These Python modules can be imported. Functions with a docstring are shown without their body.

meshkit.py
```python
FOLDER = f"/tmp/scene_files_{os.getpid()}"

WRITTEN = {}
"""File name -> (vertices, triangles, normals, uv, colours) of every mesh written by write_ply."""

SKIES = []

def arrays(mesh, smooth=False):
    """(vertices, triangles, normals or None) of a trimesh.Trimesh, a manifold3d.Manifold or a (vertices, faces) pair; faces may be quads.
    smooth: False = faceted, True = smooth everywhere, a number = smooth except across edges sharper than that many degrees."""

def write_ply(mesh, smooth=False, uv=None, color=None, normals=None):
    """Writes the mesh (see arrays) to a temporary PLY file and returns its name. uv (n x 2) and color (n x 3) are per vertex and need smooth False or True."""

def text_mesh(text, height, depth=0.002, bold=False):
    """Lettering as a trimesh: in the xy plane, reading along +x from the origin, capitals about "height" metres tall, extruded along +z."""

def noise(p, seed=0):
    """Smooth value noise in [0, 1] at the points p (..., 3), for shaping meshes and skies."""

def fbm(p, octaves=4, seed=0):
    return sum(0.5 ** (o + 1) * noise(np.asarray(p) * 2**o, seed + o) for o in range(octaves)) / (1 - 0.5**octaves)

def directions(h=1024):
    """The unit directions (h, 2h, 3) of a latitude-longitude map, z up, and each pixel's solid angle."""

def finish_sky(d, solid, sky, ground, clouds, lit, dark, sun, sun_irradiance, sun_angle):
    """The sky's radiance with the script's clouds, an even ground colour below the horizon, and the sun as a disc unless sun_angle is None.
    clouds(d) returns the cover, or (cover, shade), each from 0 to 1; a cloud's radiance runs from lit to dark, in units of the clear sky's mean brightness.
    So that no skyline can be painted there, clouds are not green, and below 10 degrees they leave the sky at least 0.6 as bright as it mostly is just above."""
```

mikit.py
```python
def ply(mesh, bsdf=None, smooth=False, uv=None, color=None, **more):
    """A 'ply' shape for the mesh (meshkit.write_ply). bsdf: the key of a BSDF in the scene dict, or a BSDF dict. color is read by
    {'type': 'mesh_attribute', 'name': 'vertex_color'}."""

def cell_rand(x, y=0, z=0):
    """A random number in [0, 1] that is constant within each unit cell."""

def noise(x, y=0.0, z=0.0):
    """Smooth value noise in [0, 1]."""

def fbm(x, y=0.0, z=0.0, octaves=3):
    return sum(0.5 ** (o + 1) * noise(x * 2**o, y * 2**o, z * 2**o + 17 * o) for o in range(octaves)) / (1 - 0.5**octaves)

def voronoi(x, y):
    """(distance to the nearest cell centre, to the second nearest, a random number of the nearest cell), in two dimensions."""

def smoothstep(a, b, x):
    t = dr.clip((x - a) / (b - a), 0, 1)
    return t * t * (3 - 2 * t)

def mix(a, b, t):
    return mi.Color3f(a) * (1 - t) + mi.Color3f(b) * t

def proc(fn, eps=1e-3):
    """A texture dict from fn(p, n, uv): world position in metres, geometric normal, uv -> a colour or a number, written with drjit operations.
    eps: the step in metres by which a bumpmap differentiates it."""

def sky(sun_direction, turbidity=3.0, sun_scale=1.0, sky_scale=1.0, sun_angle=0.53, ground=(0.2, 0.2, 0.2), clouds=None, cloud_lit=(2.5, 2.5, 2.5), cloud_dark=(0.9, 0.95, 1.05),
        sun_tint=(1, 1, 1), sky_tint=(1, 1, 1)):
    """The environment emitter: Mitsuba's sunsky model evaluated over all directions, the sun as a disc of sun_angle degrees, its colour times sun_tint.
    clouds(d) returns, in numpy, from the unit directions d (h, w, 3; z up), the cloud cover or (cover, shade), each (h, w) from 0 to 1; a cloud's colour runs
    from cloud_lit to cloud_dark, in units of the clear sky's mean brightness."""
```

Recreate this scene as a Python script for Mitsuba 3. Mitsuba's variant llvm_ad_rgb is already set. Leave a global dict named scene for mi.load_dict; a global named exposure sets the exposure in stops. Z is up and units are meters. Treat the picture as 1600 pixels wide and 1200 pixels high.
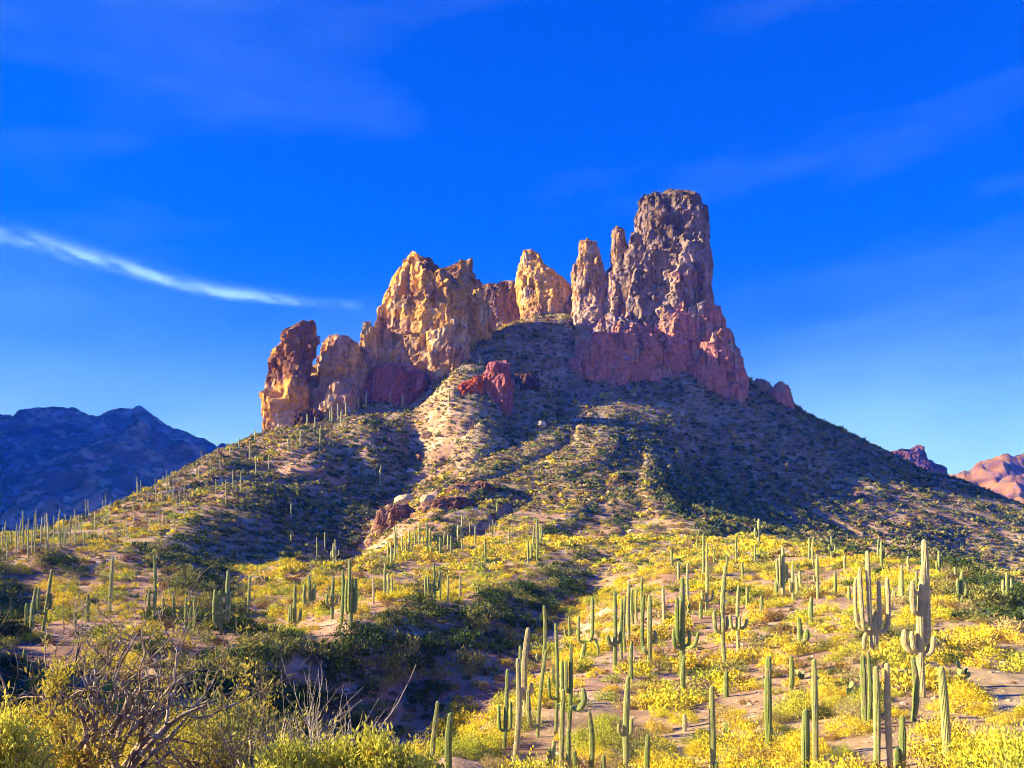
import math, random
import numpy as np, trimesh, mitsuba as mi, drjit as dr, mikit, meshkit
from scipy.interpolate import RBFInterpolator, RectBivariateSpline
from scipy.spatial import cKDTree

scene, labels = {}, {}
T = mi.ScalarTransform4f

# ------------------------------------------------------------------ camera, sky, exposure
PITCH = math.radians(6.0)
scene['camera'] = {'type': 'perspective', 'fov': 2 * math.degrees(math.atan(800 / 1500)), 'fov_axis': 'x',
                   'near_clip': 0.1, 'far_clip': 20000.0, 'principal_point_offset_y': -142 / 1200,
                   'to_world': T().look_at(origin=[0, 0, 0], target=[0, math.cos(PITCH), math.sin(PITCH)], up=[0, 0, 1])}
SUN = np.array([-0.935, 0.01, 0.35])
exposure = 4.15
WISP_AZ = [-28.84, -26.97, -25.36, -22.36, -20.29, -18.53, -17.1, -15.29, -13.45, -10.45]
WISP_EL = [17.59, 17.45, 17.17, 16.7, 16.36, 16.04, 15.91, 15.91, 15.78, 15.73]


def thin_clouds(d):
    az = np.degrees(np.arctan2(d[..., 0], d[..., 1]))
    el = np.degrees(np.arcsin(np.clip(d[..., 2], -1, 1)))
    q = np.stack([az * 0.16 + el * 0.10, el * 0.7 - az * 0.10, az * 0], -1)
    soft = meshkit.fbm(q * 0.35 + 7, 4, 3)
    fine = meshkit.fbm(np.stack([az * 0.55 - el * 0.2, (el + az * 0.28) * 2.6, az * 0], -1), 5, 9)
    centre = np.interp(az, WISP_AZ, WISP_EL, left=WISP_EL[0] + 3, right=WISP_EL[-1])
    centre = np.where(az < WISP_AZ[0], WISP_EL[0] - (az - WISP_AZ[0]) * 0.34, centre)
    t = np.clip((az - WISP_AZ[0]) / (WISP_AZ[-1] - WISP_AZ[0]), 0, 1)
    width = 0.33 - 0.15 * t
    off = (el - centre) / width
    wisp = np.exp(-np.where(off > 0, off / 1.5, off * 1.25) ** 2) * np.clip(2.6 * fine - 0.55, 0.15, 1.2) * np.where(az < WISP_AZ[0] - 12, 0, 1) * np.clip((WISP_AZ[-1] + 1.5 - az) / 9, 0, 1) ** 0.7
    veil = np.clip(soft - 0.50, 0, 1) * 1.1 * (0.5 + 0.6 * fine)
    low = 0.84 * np.exp(-(np.maximum(el, 0) / 10.5) ** 3) * (0.7 + 0.6 * soft)
    return np.clip(wisp * 0.72 + veil * 0.26 + low, 0, 0.8)


scene['sky'] = mikit.sky(SUN, turbidity=3, sky_tint=(0.001, 0.106, 0.61), sun_tint=(0.90, 1.0, 1.12), clouds=thin_clouds,
                         cloud_lit=(1.45, 2.55, 3.1), cloud_dark=(0.6, 0.9, 1.6), ground=(0.3, 0.24, 0.17))

# ------------------------------------------------------------------ air
AIR = 0.45e-4
scene['air'] = {'type': 'homogeneous', 'albedo': {'type': 'rgb', 'value': [0.95, 0.95, 0.95]}, 'sigma_t': {'type': 'rgb', 'value': [0.02 * AIR, 0.45 * AIR, 5.0 * AIR]}}
scene['camera']['medium'] = {'type': 'ref', 'id': 'air'}
scene['clear'] = {'type': 'null'}
scene['haze'] = {'type': 'cube', 'to_world': T().translate([0, 0, 235]).scale([3000, 3000, 290]), 'bsdf': {'type': 'ref', 'id': 'clear'}, 'interior': {'type': 'ref', 'id': 'air'}}
labels['haze'] = {'kind': 'stuff', 'label': 'thin blue air over the desert', 'category': 'haze'}

# ------------------------------------------------------------------ helpers


def tag(key, label=None, cat=None, group=None, kind=None):
    e = {}
    for k, v in (('label', label), ('category', cat), ('group', group), ('kind', kind)):
        if v:
            e[k] = v
    labels[key] = e


USED = {}


def numbered(name):
    n = USED.get(name, 0)
    USED[name] = n + 1
    return name if n == 0 else f'{name}_{n:03d}'


def cols(c):
    return mi.Color3f(*c)


# ------------------------------------------------------------------ terrain
# ground heights, some out of view at left added for shade, (x east, y north, z), metres, the eye of the camera at the origin
GROUND_POINTS = np.array([
    [-2.9, 5.0, -1.38], [-1.93, 5.0, -1.38], [-1.06, 5.5, -1.52], [0.0, 6.0, -1.65], [1.8, 7.0, -1.93], [4.64, 8.0, -2.2],
    [-4.65, 9.0, -2.26], [-2.9, 9.0, -2.26], [-1.61, 10.0, -2.44], [1.03, 16.0, -4.01], [3.87, 15.0, -3.76], [6.33, 14.0, -3.51],
    [7.68, 14.0, -3.51], [-2.59, 20.0, -4.76], [-13.5, 26.0, -5.21], [-10.9, 28.0, -5.61], [-7.79, 30.0, -6.01], [-28.71, 55.0, -8.22],
    [-22.71, 58.0, -8.67], [-16.2, 62.0, -8.87], [-37.8, 72.0, -7.06], [-29.13, 74.0, -7.26], [-23.03, 78.0, -7.65], [-41.52, 90.0, -5.21],
    [-47.46, 90.0, -5.03], [-33.34, 92.0, -5.33], [-26.06, 88.0, -6.35], [-52.77, 100.0, -4.94], [-54.57, 118.0, -3.9], [-45.08, 124.0, -3.7],
    [-68.85, 135.0, -1.36], [-72.2, 145.0, 1.88], [-77.8, 156.0, 4.3], [-63.8, 160.0, 3.67], [-54.77, 165.0, 2.14], [-50.39, 152.0, -0.03],
    [-44.66, 135.0, -2.7], [-55.65, 140.0, -0.95], [-63.82, 148.0, 0.94], [-84.56, 205.0, 6.74], [-79.31, 238.0, 11.78], [-78.92, 295.0, 24.46],
    [-70.91, 352.0, 42.7], [-57.43, 388.0, 54.43], [-140.57, 235.0, 5.38], [-133.08, 250.0, 8.55], [-126.05, 270.0, 15.16], [-119.58, 298.0, 24.71],
    [-115.73, 345.0, 39.05], [-115.53, 382.0, 49.7], [-115.22, 428.0, 61.49], [-104.86, 225.0, 8.89], [-100.04, 250.0, 14.04], [-96.97, 290.0, 24.04],
    [-95.3, 355.0, 41.38], [-83.26, 412.0, 62.84], [-63.82, 240.0, 5.97], [-56.42, 265.0, 8.71], [-47.44, 285.0, 11.26], [-44.76, 335.0, 24.41],
    [-44.88, 372.0, 38.35], [-41.89, 402.0, 53.12], [-64.72, 195.0, 2.27], [-62.14, 208.0, 2.7], [-68.21, 292.0, 18.35], [-66.23, 330.0, 28.47],
    [-61.2, 365.0, 40.09], [-49.97, 412.0, 63.96], [-26.22, 390.0, 52.06], [-24.32, 330.0, 32.91], [-8.16, 305.0, 26.31], [-34.2, 285.0, 15.05],
    [-33.62, 335.0, 28.9], [-27.54, 230.0, 7.56], [-31.87, 200.0, 2.6], [-8.6, 258.0, 13.63], [16.52, 248.0, 11.45], [-28.19, 122.0, -4.83],
    [-44.2, 185.0, 1.79], [-46.2, 155.0, -1.57], [-21.28, 134.0, -2.68], [-9.26, 140.0, -2.8], [0.0, 170.0, 1.08], [13.16, 198.0, 5.19],
    [-11.08, 112.0, -5.17], [-15.66, 99.0, -5.86], [-23.0, 92.0, -6.64], [-22.76, 91.0, -6.33], [-17.11, 108.0, -4.77], [-11.19, 113.0, -4.48],
    [-4.37, 132.0, -2.64], [5.24, 158.0, -0.04], [12.15, 183.0, 2.38], [-18.47, 88.0, -9.2], [-14.65, 93.0, -9.12], [-11.58, 98.0, -8.98],
    [-7.04, 107.0, -7.73], [-1.61, 122.0, -6.03], [4.69, 142.0, -3.77], [9.84, 165.0, -1.12], [-17.57, 84.0, -11.48], [-13.8, 88.0, -12.03],
    [-9.63, 92.0, -11.99], [-5.08, 97.0, -10.77], [0.0, 107.0, -9.11], [5.77, 125.0, -6.59], [11.28, 155.0, -3.09], [13.76, 160.0, -3.19],
    [9.33, 118.0, -6.6], [4.27, 93.0, -9.72], [0.0, 81.0, -11.33], [-3.85, 74.0, -12.71], [-6.96, 67.0, -13.0], [-10.63, 63.0, -12.62],
    [11.99, 121.0, -4.0], [6.28, 91.0, -7.16], [2.42, 74.0, -8.21], [-0.8, 61.0, -8.73], [-3.32, 51.0, -8.92], [-4.48, 46.0, -8.92],
    [20.55, 155.0, -0.04], [12.12, 92.0, -6.05], [7.85, 60.0, -7.82], [5.59, 43.0, -8.34], [0.0, 46.0, -8.92], [57.22, 215.0, 7.35],
    [37.66, 142.0, -0.03], [21.6, 82.0, -5.39], [14.39, 55.0, -7.17], [10.13, 39.0, -7.57], [60.55, 152.0, 1.97], [39.25, 99.0, -3.27],
    [23.23, 59.0, -5.79], [14.03, 36.0, -6.98], [61.38, 116.0, -2.7], [40.56, 77.0, -5.06], [25.63, 49.0, -6.38], [17.67, 34.0, -6.6],
    [63.83, 192.0, 5.29], [65.01, 140.0, 0.71], [64.57, 122.0, -2.6], [28.61, 215.0, 7.06], [43.92, 220.0, 7.52], [83.45, 180.0, -1.82],
    [89.79, 170.0, -6.74], [81.61, 205.0, 1.31], [109.06, 235.0, -0.05], [124.43, 235.0, -3.92], [86.42, 260.0, 6.47], [159.23, 300.0, 1.91],
    [105.56, 265.0, 3.44], [120.57, 508.0, 110.2], [152.19, 512.0, 92.07], [175.11, 500.0, 75.24], [191.01, 490.0, 63.75], [220.42, 470.0, 46.87],
    [240.56, 450.0, 33.69], [271.78, 430.0, 14.13], [87.19, 432.0, 60.6], [67.14, 335.0, 24.41], [114.92, 428.0, 50.76], [89.32, 335.0, 17.25],
    [142.22, 425.0, 38.09], [109.78, 330.0, 10.84], [164.24, 410.0, 27.13], [131.57, 330.0, 6.9], [184.06, 395.0, 15.08], [148.64, 320.0, 2.46],
    [201.94, 380.0, 6.94], [169.55, 320.0, -3.23], [58.02, 430.0, 72.03], [46.93, 350.0, 37.26], [34.93, 262.0, 13.84], [28.67, 425.0, 71.19],
    [23.13, 345.0, 36.73], [12.94, 385.0, 51.4], [0.0, 420.0, 73.23], [0.0, 345.0, 36.73], [-27.34, 405.0, 70.61], [-56.92, 422.0, 69.25],
    [-108.75, 425.0, 63.09], [-86.97, 430.0, 69.1], [-59.48, 440.0, 81.53], [-30.67, 452.0, 100.55], [-12.79, 470.0, 117.57], [0.0, 482.0, 126.61],
    [16.71, 490.0, 132.81], [28.41, 490.0, 134.17], [25.53, 470.0, 107.8], [21.56, 455.0, 91.81], [36.96, 455.0, 90.56], [61.59, 455.0, 90.25],
    [91.24, 480.0, 109.43], [-5.82, 430.0, 86.76], [15.62, 460.0, 105.51], [-3.07, 452.0, 103.67], [-176.0, 330.0, -10.0], [-198.0, 330.0, -14.0],
    [-168.0, 420.0, 2.0], [-156.0, 520.0, 22.0], [-141.87, 560.0, 35.0], [-82.67, 620.0, 60.0], [-320.0, 600.0, -40.0], [-260.0, 650.0, -40.0],
    [-186.67, 700.0, -30.0], [0.0, 720.0, 20.0], [96.0, 720.0, 30.0], [77.33, 580.0, 112.0], [0.0, 590.0, 100.0], [144.67, 620.0, 60.0],
    [-44.8, 240.0, 2.5], [-45.87, 215.0, 1.0], [-43.2, 270.0, 4.5], [-54.67, 205.0, 1.0], [213.33, 640.0, 25.0], [284.67, 610.0, 0.0],
    [348.0, 580.0, -20.0], [160.0, 800.0, 0.0], [-113.33, 850.0, -30.0], [-480.0, 900.0, -45.0], [-266.67, 1000.0, -45.0], [0.0, 1000.0, -45.0],
    [266.67, 1000.0, -45.0], [540.0, 900.0, -45.0], [350.0, 750.0, -30.0], [-55.47, 64.0, 10.0], [-59.93, 62.0, 12.0], [-69.33, 80.0, -3.0],  # includes an unseen spur at left, added to shade the slope
    [-79.73, 92.0, -4.0], [-38.33, 46.0, -4.0], [-44.47, 46.0, -3.0], [-86.53, 118.0, 7.0], [-99.0, 135.0, 2.0], [-80.0, 100.0, -1.0],  # includes an unseen knoll at left, added to shade the bank
    [-104.0, 120.0, 4.0], [-140.0, 150.0, 4.0], [-146.67, 200.0, 6.0], [-208.33, 250.0, -2.0], [-28.0, 30.0, -2.5], [-6.13, 46.0, -11.5],
    [-8.4, 42.0, -10.5], [-6.53, 28.0, -6.5], [-5.44, 34.0, -9.0], [-12.27, 46.0, -9.5], [-15.33, 46.0, -8.5], [-20.53, 44.0, -7.0],
    [-9.0, 9.0, -2.2], [-9.07, 8.0, -2.2], [-16.0, 15.0, -3.0], [-25.0, 25.0, -3.5], [-14.67, 20.0, -3.5], [44.0, 60.0, -6.0],
    [88.0, 120.0, -6.0], [160.0, 200.0, -4.0], [22.0, 30.0, -5.0], [220.0, 300.0, 8.0], [336.0, 420.0, 18.0], [-293.33, 400.0, -30.0],
])
CONE = (66.0, 500.0)


def _polar(x, y):
    return np.clip(np.arctan2(x, y), -0.85, 0.85), np.log(np.maximum(np.hypot(x, y), 2.5))


_a, _v = _polar(GROUND_POINTS[:, 0], GROUND_POINTS[:, 1])
_w = GROUND_POINTS[:, 2] / np.hypot(GROUND_POINTS[:, 0], GROUND_POINTS[:, 1])
_rbf = RBFInterpolator(np.stack([_a, _v * 0.30], 1), _w, kernel='thin_plate_spline', smoothing=2e-5)
_ga, _gv = np.linspace(-0.85, 0.85, 241), np.linspace(math.log(2.5), math.log(1500), 200)
_A, _V = np.meshgrid(_ga, _gv, indexing='ij')
_slope = _rbf(np.stack([_A.ravel(), _V.ravel() * 0.30], 1)).reshape(_A.shape)
_spline = RectBivariateSpline(_ga, _gv, _slope, kx=2, ky=2)


def sstep(a, b, x):
    t = np.clip((x - a) / (b - a), 0, 1)
    return t * t * (3 - 2 * t)


def ground_z(x, y, rough=True):
    """Height of the ground at x, y (arrays)."""
    x, y = np.asarray(x, float), np.asarray(y, float)
    r = np.hypot(x, y)
    a, v = _polar(x, y)
    z = _spline.ev(a, np.minimum(v, math.log(1500))) * np.minimum(r, 1500)
    turn = np.abs(np.arctan2(x, y))
    z = z + (-2.5 - 0.01 * np.minimum(r, 500) - z) * sstep(0.9, 1.7, turn)
    z = z + (-45 - z) * sstep(700, 1000, r)
    if not rough:
        return z
    p = np.stack([x, y, x * 0], -1)
    z = z + (meshkit.fbm(p / 2.6, 3, 1) - 0.5) * 0.35 * sstep(4, 25, r)
    z = z + (meshkit.fbm(p / 13.0, 3, 2) - 0.5) * 1.5 * sstep(30, 110, r)
    z = z + (meshkit.fbm(p / 38.0, 4, 3) - 0.5) * 4.0 * sstep(150, 330, r)
    # rills that run down the talus cone
    cx, cy = x - CONE[0], y - CONE[1]
    cr, ca = np.hypot(cx, cy), np.arctan2(cx, -cy)
    q = np.stack([ca * 7 + 0.35 * meshkit.noise(p / 30.0, 8), cr / 160, x * 0], -1)
    rill = np.abs(meshkit.fbm(q, 3, 5) - 0.5) * 2
    z = z - 2.2 * np.clip(1 - rill * 6.0, 0, 1) * sstep(60, 130, cr) * (1 - sstep(250, 330, cr)) * sstep(150, 260, r)
    return z


def build_ground():
    na = np.concatenate([np.linspace(-math.pi, -0.62, 90, endpoint=False), np.linspace(-0.62, 0.62, 620), np.linspace(0.62, math.pi, 91)[1:]])
    nr = np.concatenate([[0.0], np.geomspace(1.2, 20, 50, endpoint=False), np.geomspace(20, 640, 420, endpoint=False), np.geomspace(640, 2950, 30)])
    A, R = np.meshgrid(na, nr, indexing='ij')
    x, y = R * np.sin(A), R * np.cos(A)
    z = ground_z(x, y)
    v = np.stack([x, y, z], -1).reshape(-1, 3)
    n, m = A.shape
    i, j = np.meshgrid(np.arange(n - 1), np.arange(m - 1), indexing='ij')
    k = i * m + j
    q = np.stack([k, k + 1, k + m + 1, k + m], -1).reshape(-1, 4)
    f = np.vstack([q[:, [0, 2, 1]], q[:, [0, 3, 2]]])
    return v, f


def ground_colour(p, n, uv):
    big = mikit.fbm(p.x / 38, p.y / 38, 3, octaves=3)
    mid = mikit.fbm(p.x / 5, p.y / 5, p.z / 5, octaves=3)
    fine = mikit.fbm(p.x / 0.55, p.y / 0.55, p.z / 0.55, octaves=3)
    peb = mikit.noise(p.x / 0.16, p.y / 0.16, p.z / 0.16)
    c = mikit.mix((0.40, 0.30, 0.205), (0.42, 0.265, 0.20), mikit.smoothstep(0.40, 0.62, big))
    c = mikit.mix(c, (0.56, 0.45, 0.35), mikit.smoothstep(0.52, 0.72, mid) * 0.75)
    c = mikit.mix(c, (0.20, 0.115, 0.09), mikit.smoothstep(0.50, 0.30, mid) * 0.6)
    c = mikit.mix(c, (0.24, 0.17, 0.12), mikit.smoothstep(0.55, 0.75, fine) * 0.55)
    c = mikit.mix(c, (0.66, 0.56, 0.47), mikit.smoothstep(0.74, 0.86, peb) * 0.6)
    return c * 0.78


scene['ground_matte'] = {'type': 'bumpmap', 'scale': 1.0,
                         'bump': mikit.proc(lambda p, n, uv: 0.05 * mikit.fbm(p.x / 0.35, p.y / 0.35, p.z / 0.35, octaves=3), eps=0.05),
                         'bsdf': {'type': 'twosided', 'bsdf': {'type': 'diffuse', 'reflectance': mikit.proc(ground_colour)}}}
scene['ground'] = mikit.ply(build_ground(), 'ground_matte', smooth=True)
tag('ground', 'stony tan desert slopes rising to the butte', kind='structure')

# ------------------------------------------------------------------ far hills


def hill_mesh(ridge, y0, depth, low, seed, rough, back=1.6, nx=420, ny=150):
    """A range of hills whose crest follows ridge [(x, z)]; it falls forwards over depth metres and backwards over back x depth."""
    rx, rz = np.array(ridge).T
    x = np.linspace(rx[0], rx[-1], nx)
    t = np.concatenate([np.linspace(-1, 0, ny * 2 // 3, endpoint=False), np.linspace(0, back, ny // 3)])
    X, TT = np.meshgrid(x, t, indexing='ij')
    p = np.stack([X, TT * depth, X * 0], -1)
    bend = (meshkit.fbm(p / (depth * 0.9), 3, seed) - 0.5) * depth * 0.5 * (1 - np.exp(-np.abs(TT) * 3))
    Y = y0 + TT * depth
    crest = np.interp(X + bend * 0.6, rx, rz)
    fall = np.where(TT < 0, np.abs(TT) ** 0.85, np.maximum(TT / back, 0) ** 1.2)
    Z = crest + (low - crest) * np.clip(fall, 0, 1)
    edge = 1 - np.exp(-np.abs(TT) * 14)
    g = np.abs(meshkit.fbm(p / (depth * 0.23), 4, seed + 1) - 0.5) * 2
    Z = Z + (g - 0.35) * rough * (0.12 + 0.88 * edge) * (1 - np.clip(fall, 0, 1) ** 4)
    g2 = np.abs(meshkit.fbm(p / (depth * 0.07), 4, seed + 2) - 0.5) * 2
    Z = Z + (g2 - 0.35) * rough * 0.40
    v = np.stack([X, Y, Z], -1).reshape(-1, 3)
    n, m = X.shape
    i, j = np.meshgrid(np.arange(n - 1), np.arange(m - 1), indexing='ij')
    k = i * m + j
    q = np.stack([k, k + m, k + m + 1, k + 1], -1).reshape(-1, 4)
    return v, np.vstack([q[:, [0, 1, 2]], q[:, [0, 2, 3]]])


def hill_colour(p, n, uv):
    a = mikit.fbm(p.x / 90, p.y / 90, p.z / 40, octaves=4)
    b = mikit.fbm(p.x / 11, p.y / 11, p.z / 11, octaves=3)
    c = mikit.mix((0.17, 0.135, 0.12), (0.085, 0.065, 0.06), mikit.smoothstep(0.42, 0.62, a))
    c = mikit.mix(c, (0.46, 0.39, 0.33), mikit.smoothstep(0.50, 0.36, mikit.fbm(p.x / 34 + 9, p.y / 34, p.z / 22, octaves=5)) * 0.4)  # pale outcrops, painted to stand in for sunlit patches
    return mikit.mix(c, (0.05, 0.065, 0.035), mikit.smoothstep(0.50, 0.66, b) * 0.8)


def orange_hill_colour(p, n, uv):
    a = mikit.fbm(p.x / 60, p.y / 60, p.z / 18, octaves=4)
    b = mikit.fbm(p.x / 9, p.y / 9, p.z / 9, octaves=3)
    c = mikit.mix((0.21, 0.105, 0.035), (0.12, 0.055, 0.035), mikit.smoothstep(0.42, 0.6, a))
    return mikit.mix(c, (0.12, 0.09, 0.06), mikit.smoothstep(0.54, 0.7, b) * 0.8)


scene['hill_matte'] = {'type': 'twosided', 'bsdf': {'type': 'diffuse', 'reflectance': mikit.proc(hill_colour)}}
scene['orange_hill_matte'] = {'type': 'twosided', 'bsdf': {'type': 'diffuse', 'reflectance': mikit.proc(orange_hill_colour)}}
HILLS = [
    ('hills', [[-3022.0, 751.0], [-2296.0, 1035.0], [-1866.0, 1019.0], [-1673.0, 892.0], [-1568.0, 704.0], [-1479.0, 505.0], [-1395.0, 366.0], [-1291.0, 369.0], [-1188.0, 376.0], [-1129.0, 384.0], [-1077.0, 396.0], [-1033.0, 399.0], [-980.0, 384.0], [-943.0, 375.0], [-906.0, 384.0], [-862.0, 387.0], [-816.0, 366.0], [-741.0, 328.0], [-666.0, 294.0], [-560.0, 234.0], [-411.0, 146.0]], 2200, 950, 0, 3, 80, 'hill_matte', 'blue shaded twin hills in the distance at left'),  # west end raised out of view, added to shade the twin hills
    ('hills', [[-1542.0, 480.0], [-1298.0, 630.0], [-1109.0, 608.0], [-1035.0, 428.0], [-959.0, 210.0], [-885.0, 165.0], [-805.0, 160.0], [-725.0, 185.0], [-666.0, 210.0], [-607.0, 239.0], [-582.0, 246.0], [-550.0, 221.0], [-504.0, 200.0], [-453.0, 184.0], [-381.0, 129.0], [-300.0, 69.0]], 1500, 560, -30, 8, 62, 'hill_matte', 'dark blue lower ridge in front of the twin hills'),  # its unseen west end is a peak added to shade this ridge
    ('hills', [[-1814.0, 376.0], [-1439.0, 533.0], [-1087.0, 533.0], [-970.0, 376.0], [-885.0, 201.0], [-823.0, -0.0]], 1150, 420, -46, 19, 40, 'hill_matte', 'added unseen hill shading the far hills at left'),  # wholly out of view, added only to cast shade on the ridge
    ('hills', [[542.0, 139.0], [604.0, 165.0], [644.0, 170.0], [669.0, 165.0], [693.0, 139.0], [761.0, 99.0]], 1500, 300, 39, 12, 14, 'hill_matte', 'small blue hill under the far rock crags'),
    ('hills', [[750.0, 157.0], [786.0, 182.0], [821.0, 189.0], [869.0, 208.0], [899.0, 222.0], [917.0, 219.0], [941.0, 224.0], [989.0, 240.0], [1059.0, 234.0], [1173.0, 186.0]], 1750, 420, 46, 15, 46, 'orange_hill_matte', 'far orange sunlit hill at the right edge'),
]
for name, ridge, y0, depth, low, seed, rough, mat, text in HILLS:
    key = numbered(name)
    scene[key] = mikit.ply(hill_mesh(ridge, y0, depth, low, seed, rough), mat, smooth=True)
    tag(key, text, kind='structure')

# ------------------------------------------------------------------ rock formations


def fracture(v, f, size, tall, tilt, jut, flat, seed):
    """Breaks the surface into plane faces about size wide and tall x size high, each set back or proud by up to jut metres."""
    rng = np.random.default_rng(seed)
    q = v / np.array([size, size, size * tall])
    q = q + (meshkit.noise(v / (size * 1.6), seed)[:, None] - 0.5) * 0.7
    lo, hi = q.min(0) - 1.5, q.max(0) + 1.5
    g = np.stack(np.meshgrid(*[np.arange(math.floor(a), math.ceil(b)) for a, b in zip(lo, hi)], indexing='ij'), -1).reshape(-1, 3)
    pts = g + rng.uniform(0, 1, g.shape)
    cell = cKDTree(pts).query(q)[1]
    nrm = np.array(trimesh.Trimesh(v, f, process=False).vertex_normals)
    count = np.bincount(cell, minlength=len(pts))[:, None] + 1e-9
    c = np.stack([np.bincount(cell, v[:, k], len(pts)) for k in range(3)], 1) / count
    n = np.stack([np.bincount(cell, nrm[:, k], len(pts)) for k in range(3)], 1) / count + rng.normal(0, tilt, pts.shape)
    n[:, 2] *= 0.6
    n /= np.linalg.norm(n, axis=1, keepdims=True) + 1e-9
    off = rng.uniform(-1, 1, len(pts)) * jut
    h = ((v - c[cell]) * n[cell]).sum(1)
    move = np.clip(off[cell] - flat * h, -0.42 * size, 0.42 * size)
    return v + n[cell] * move[:, None]


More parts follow.
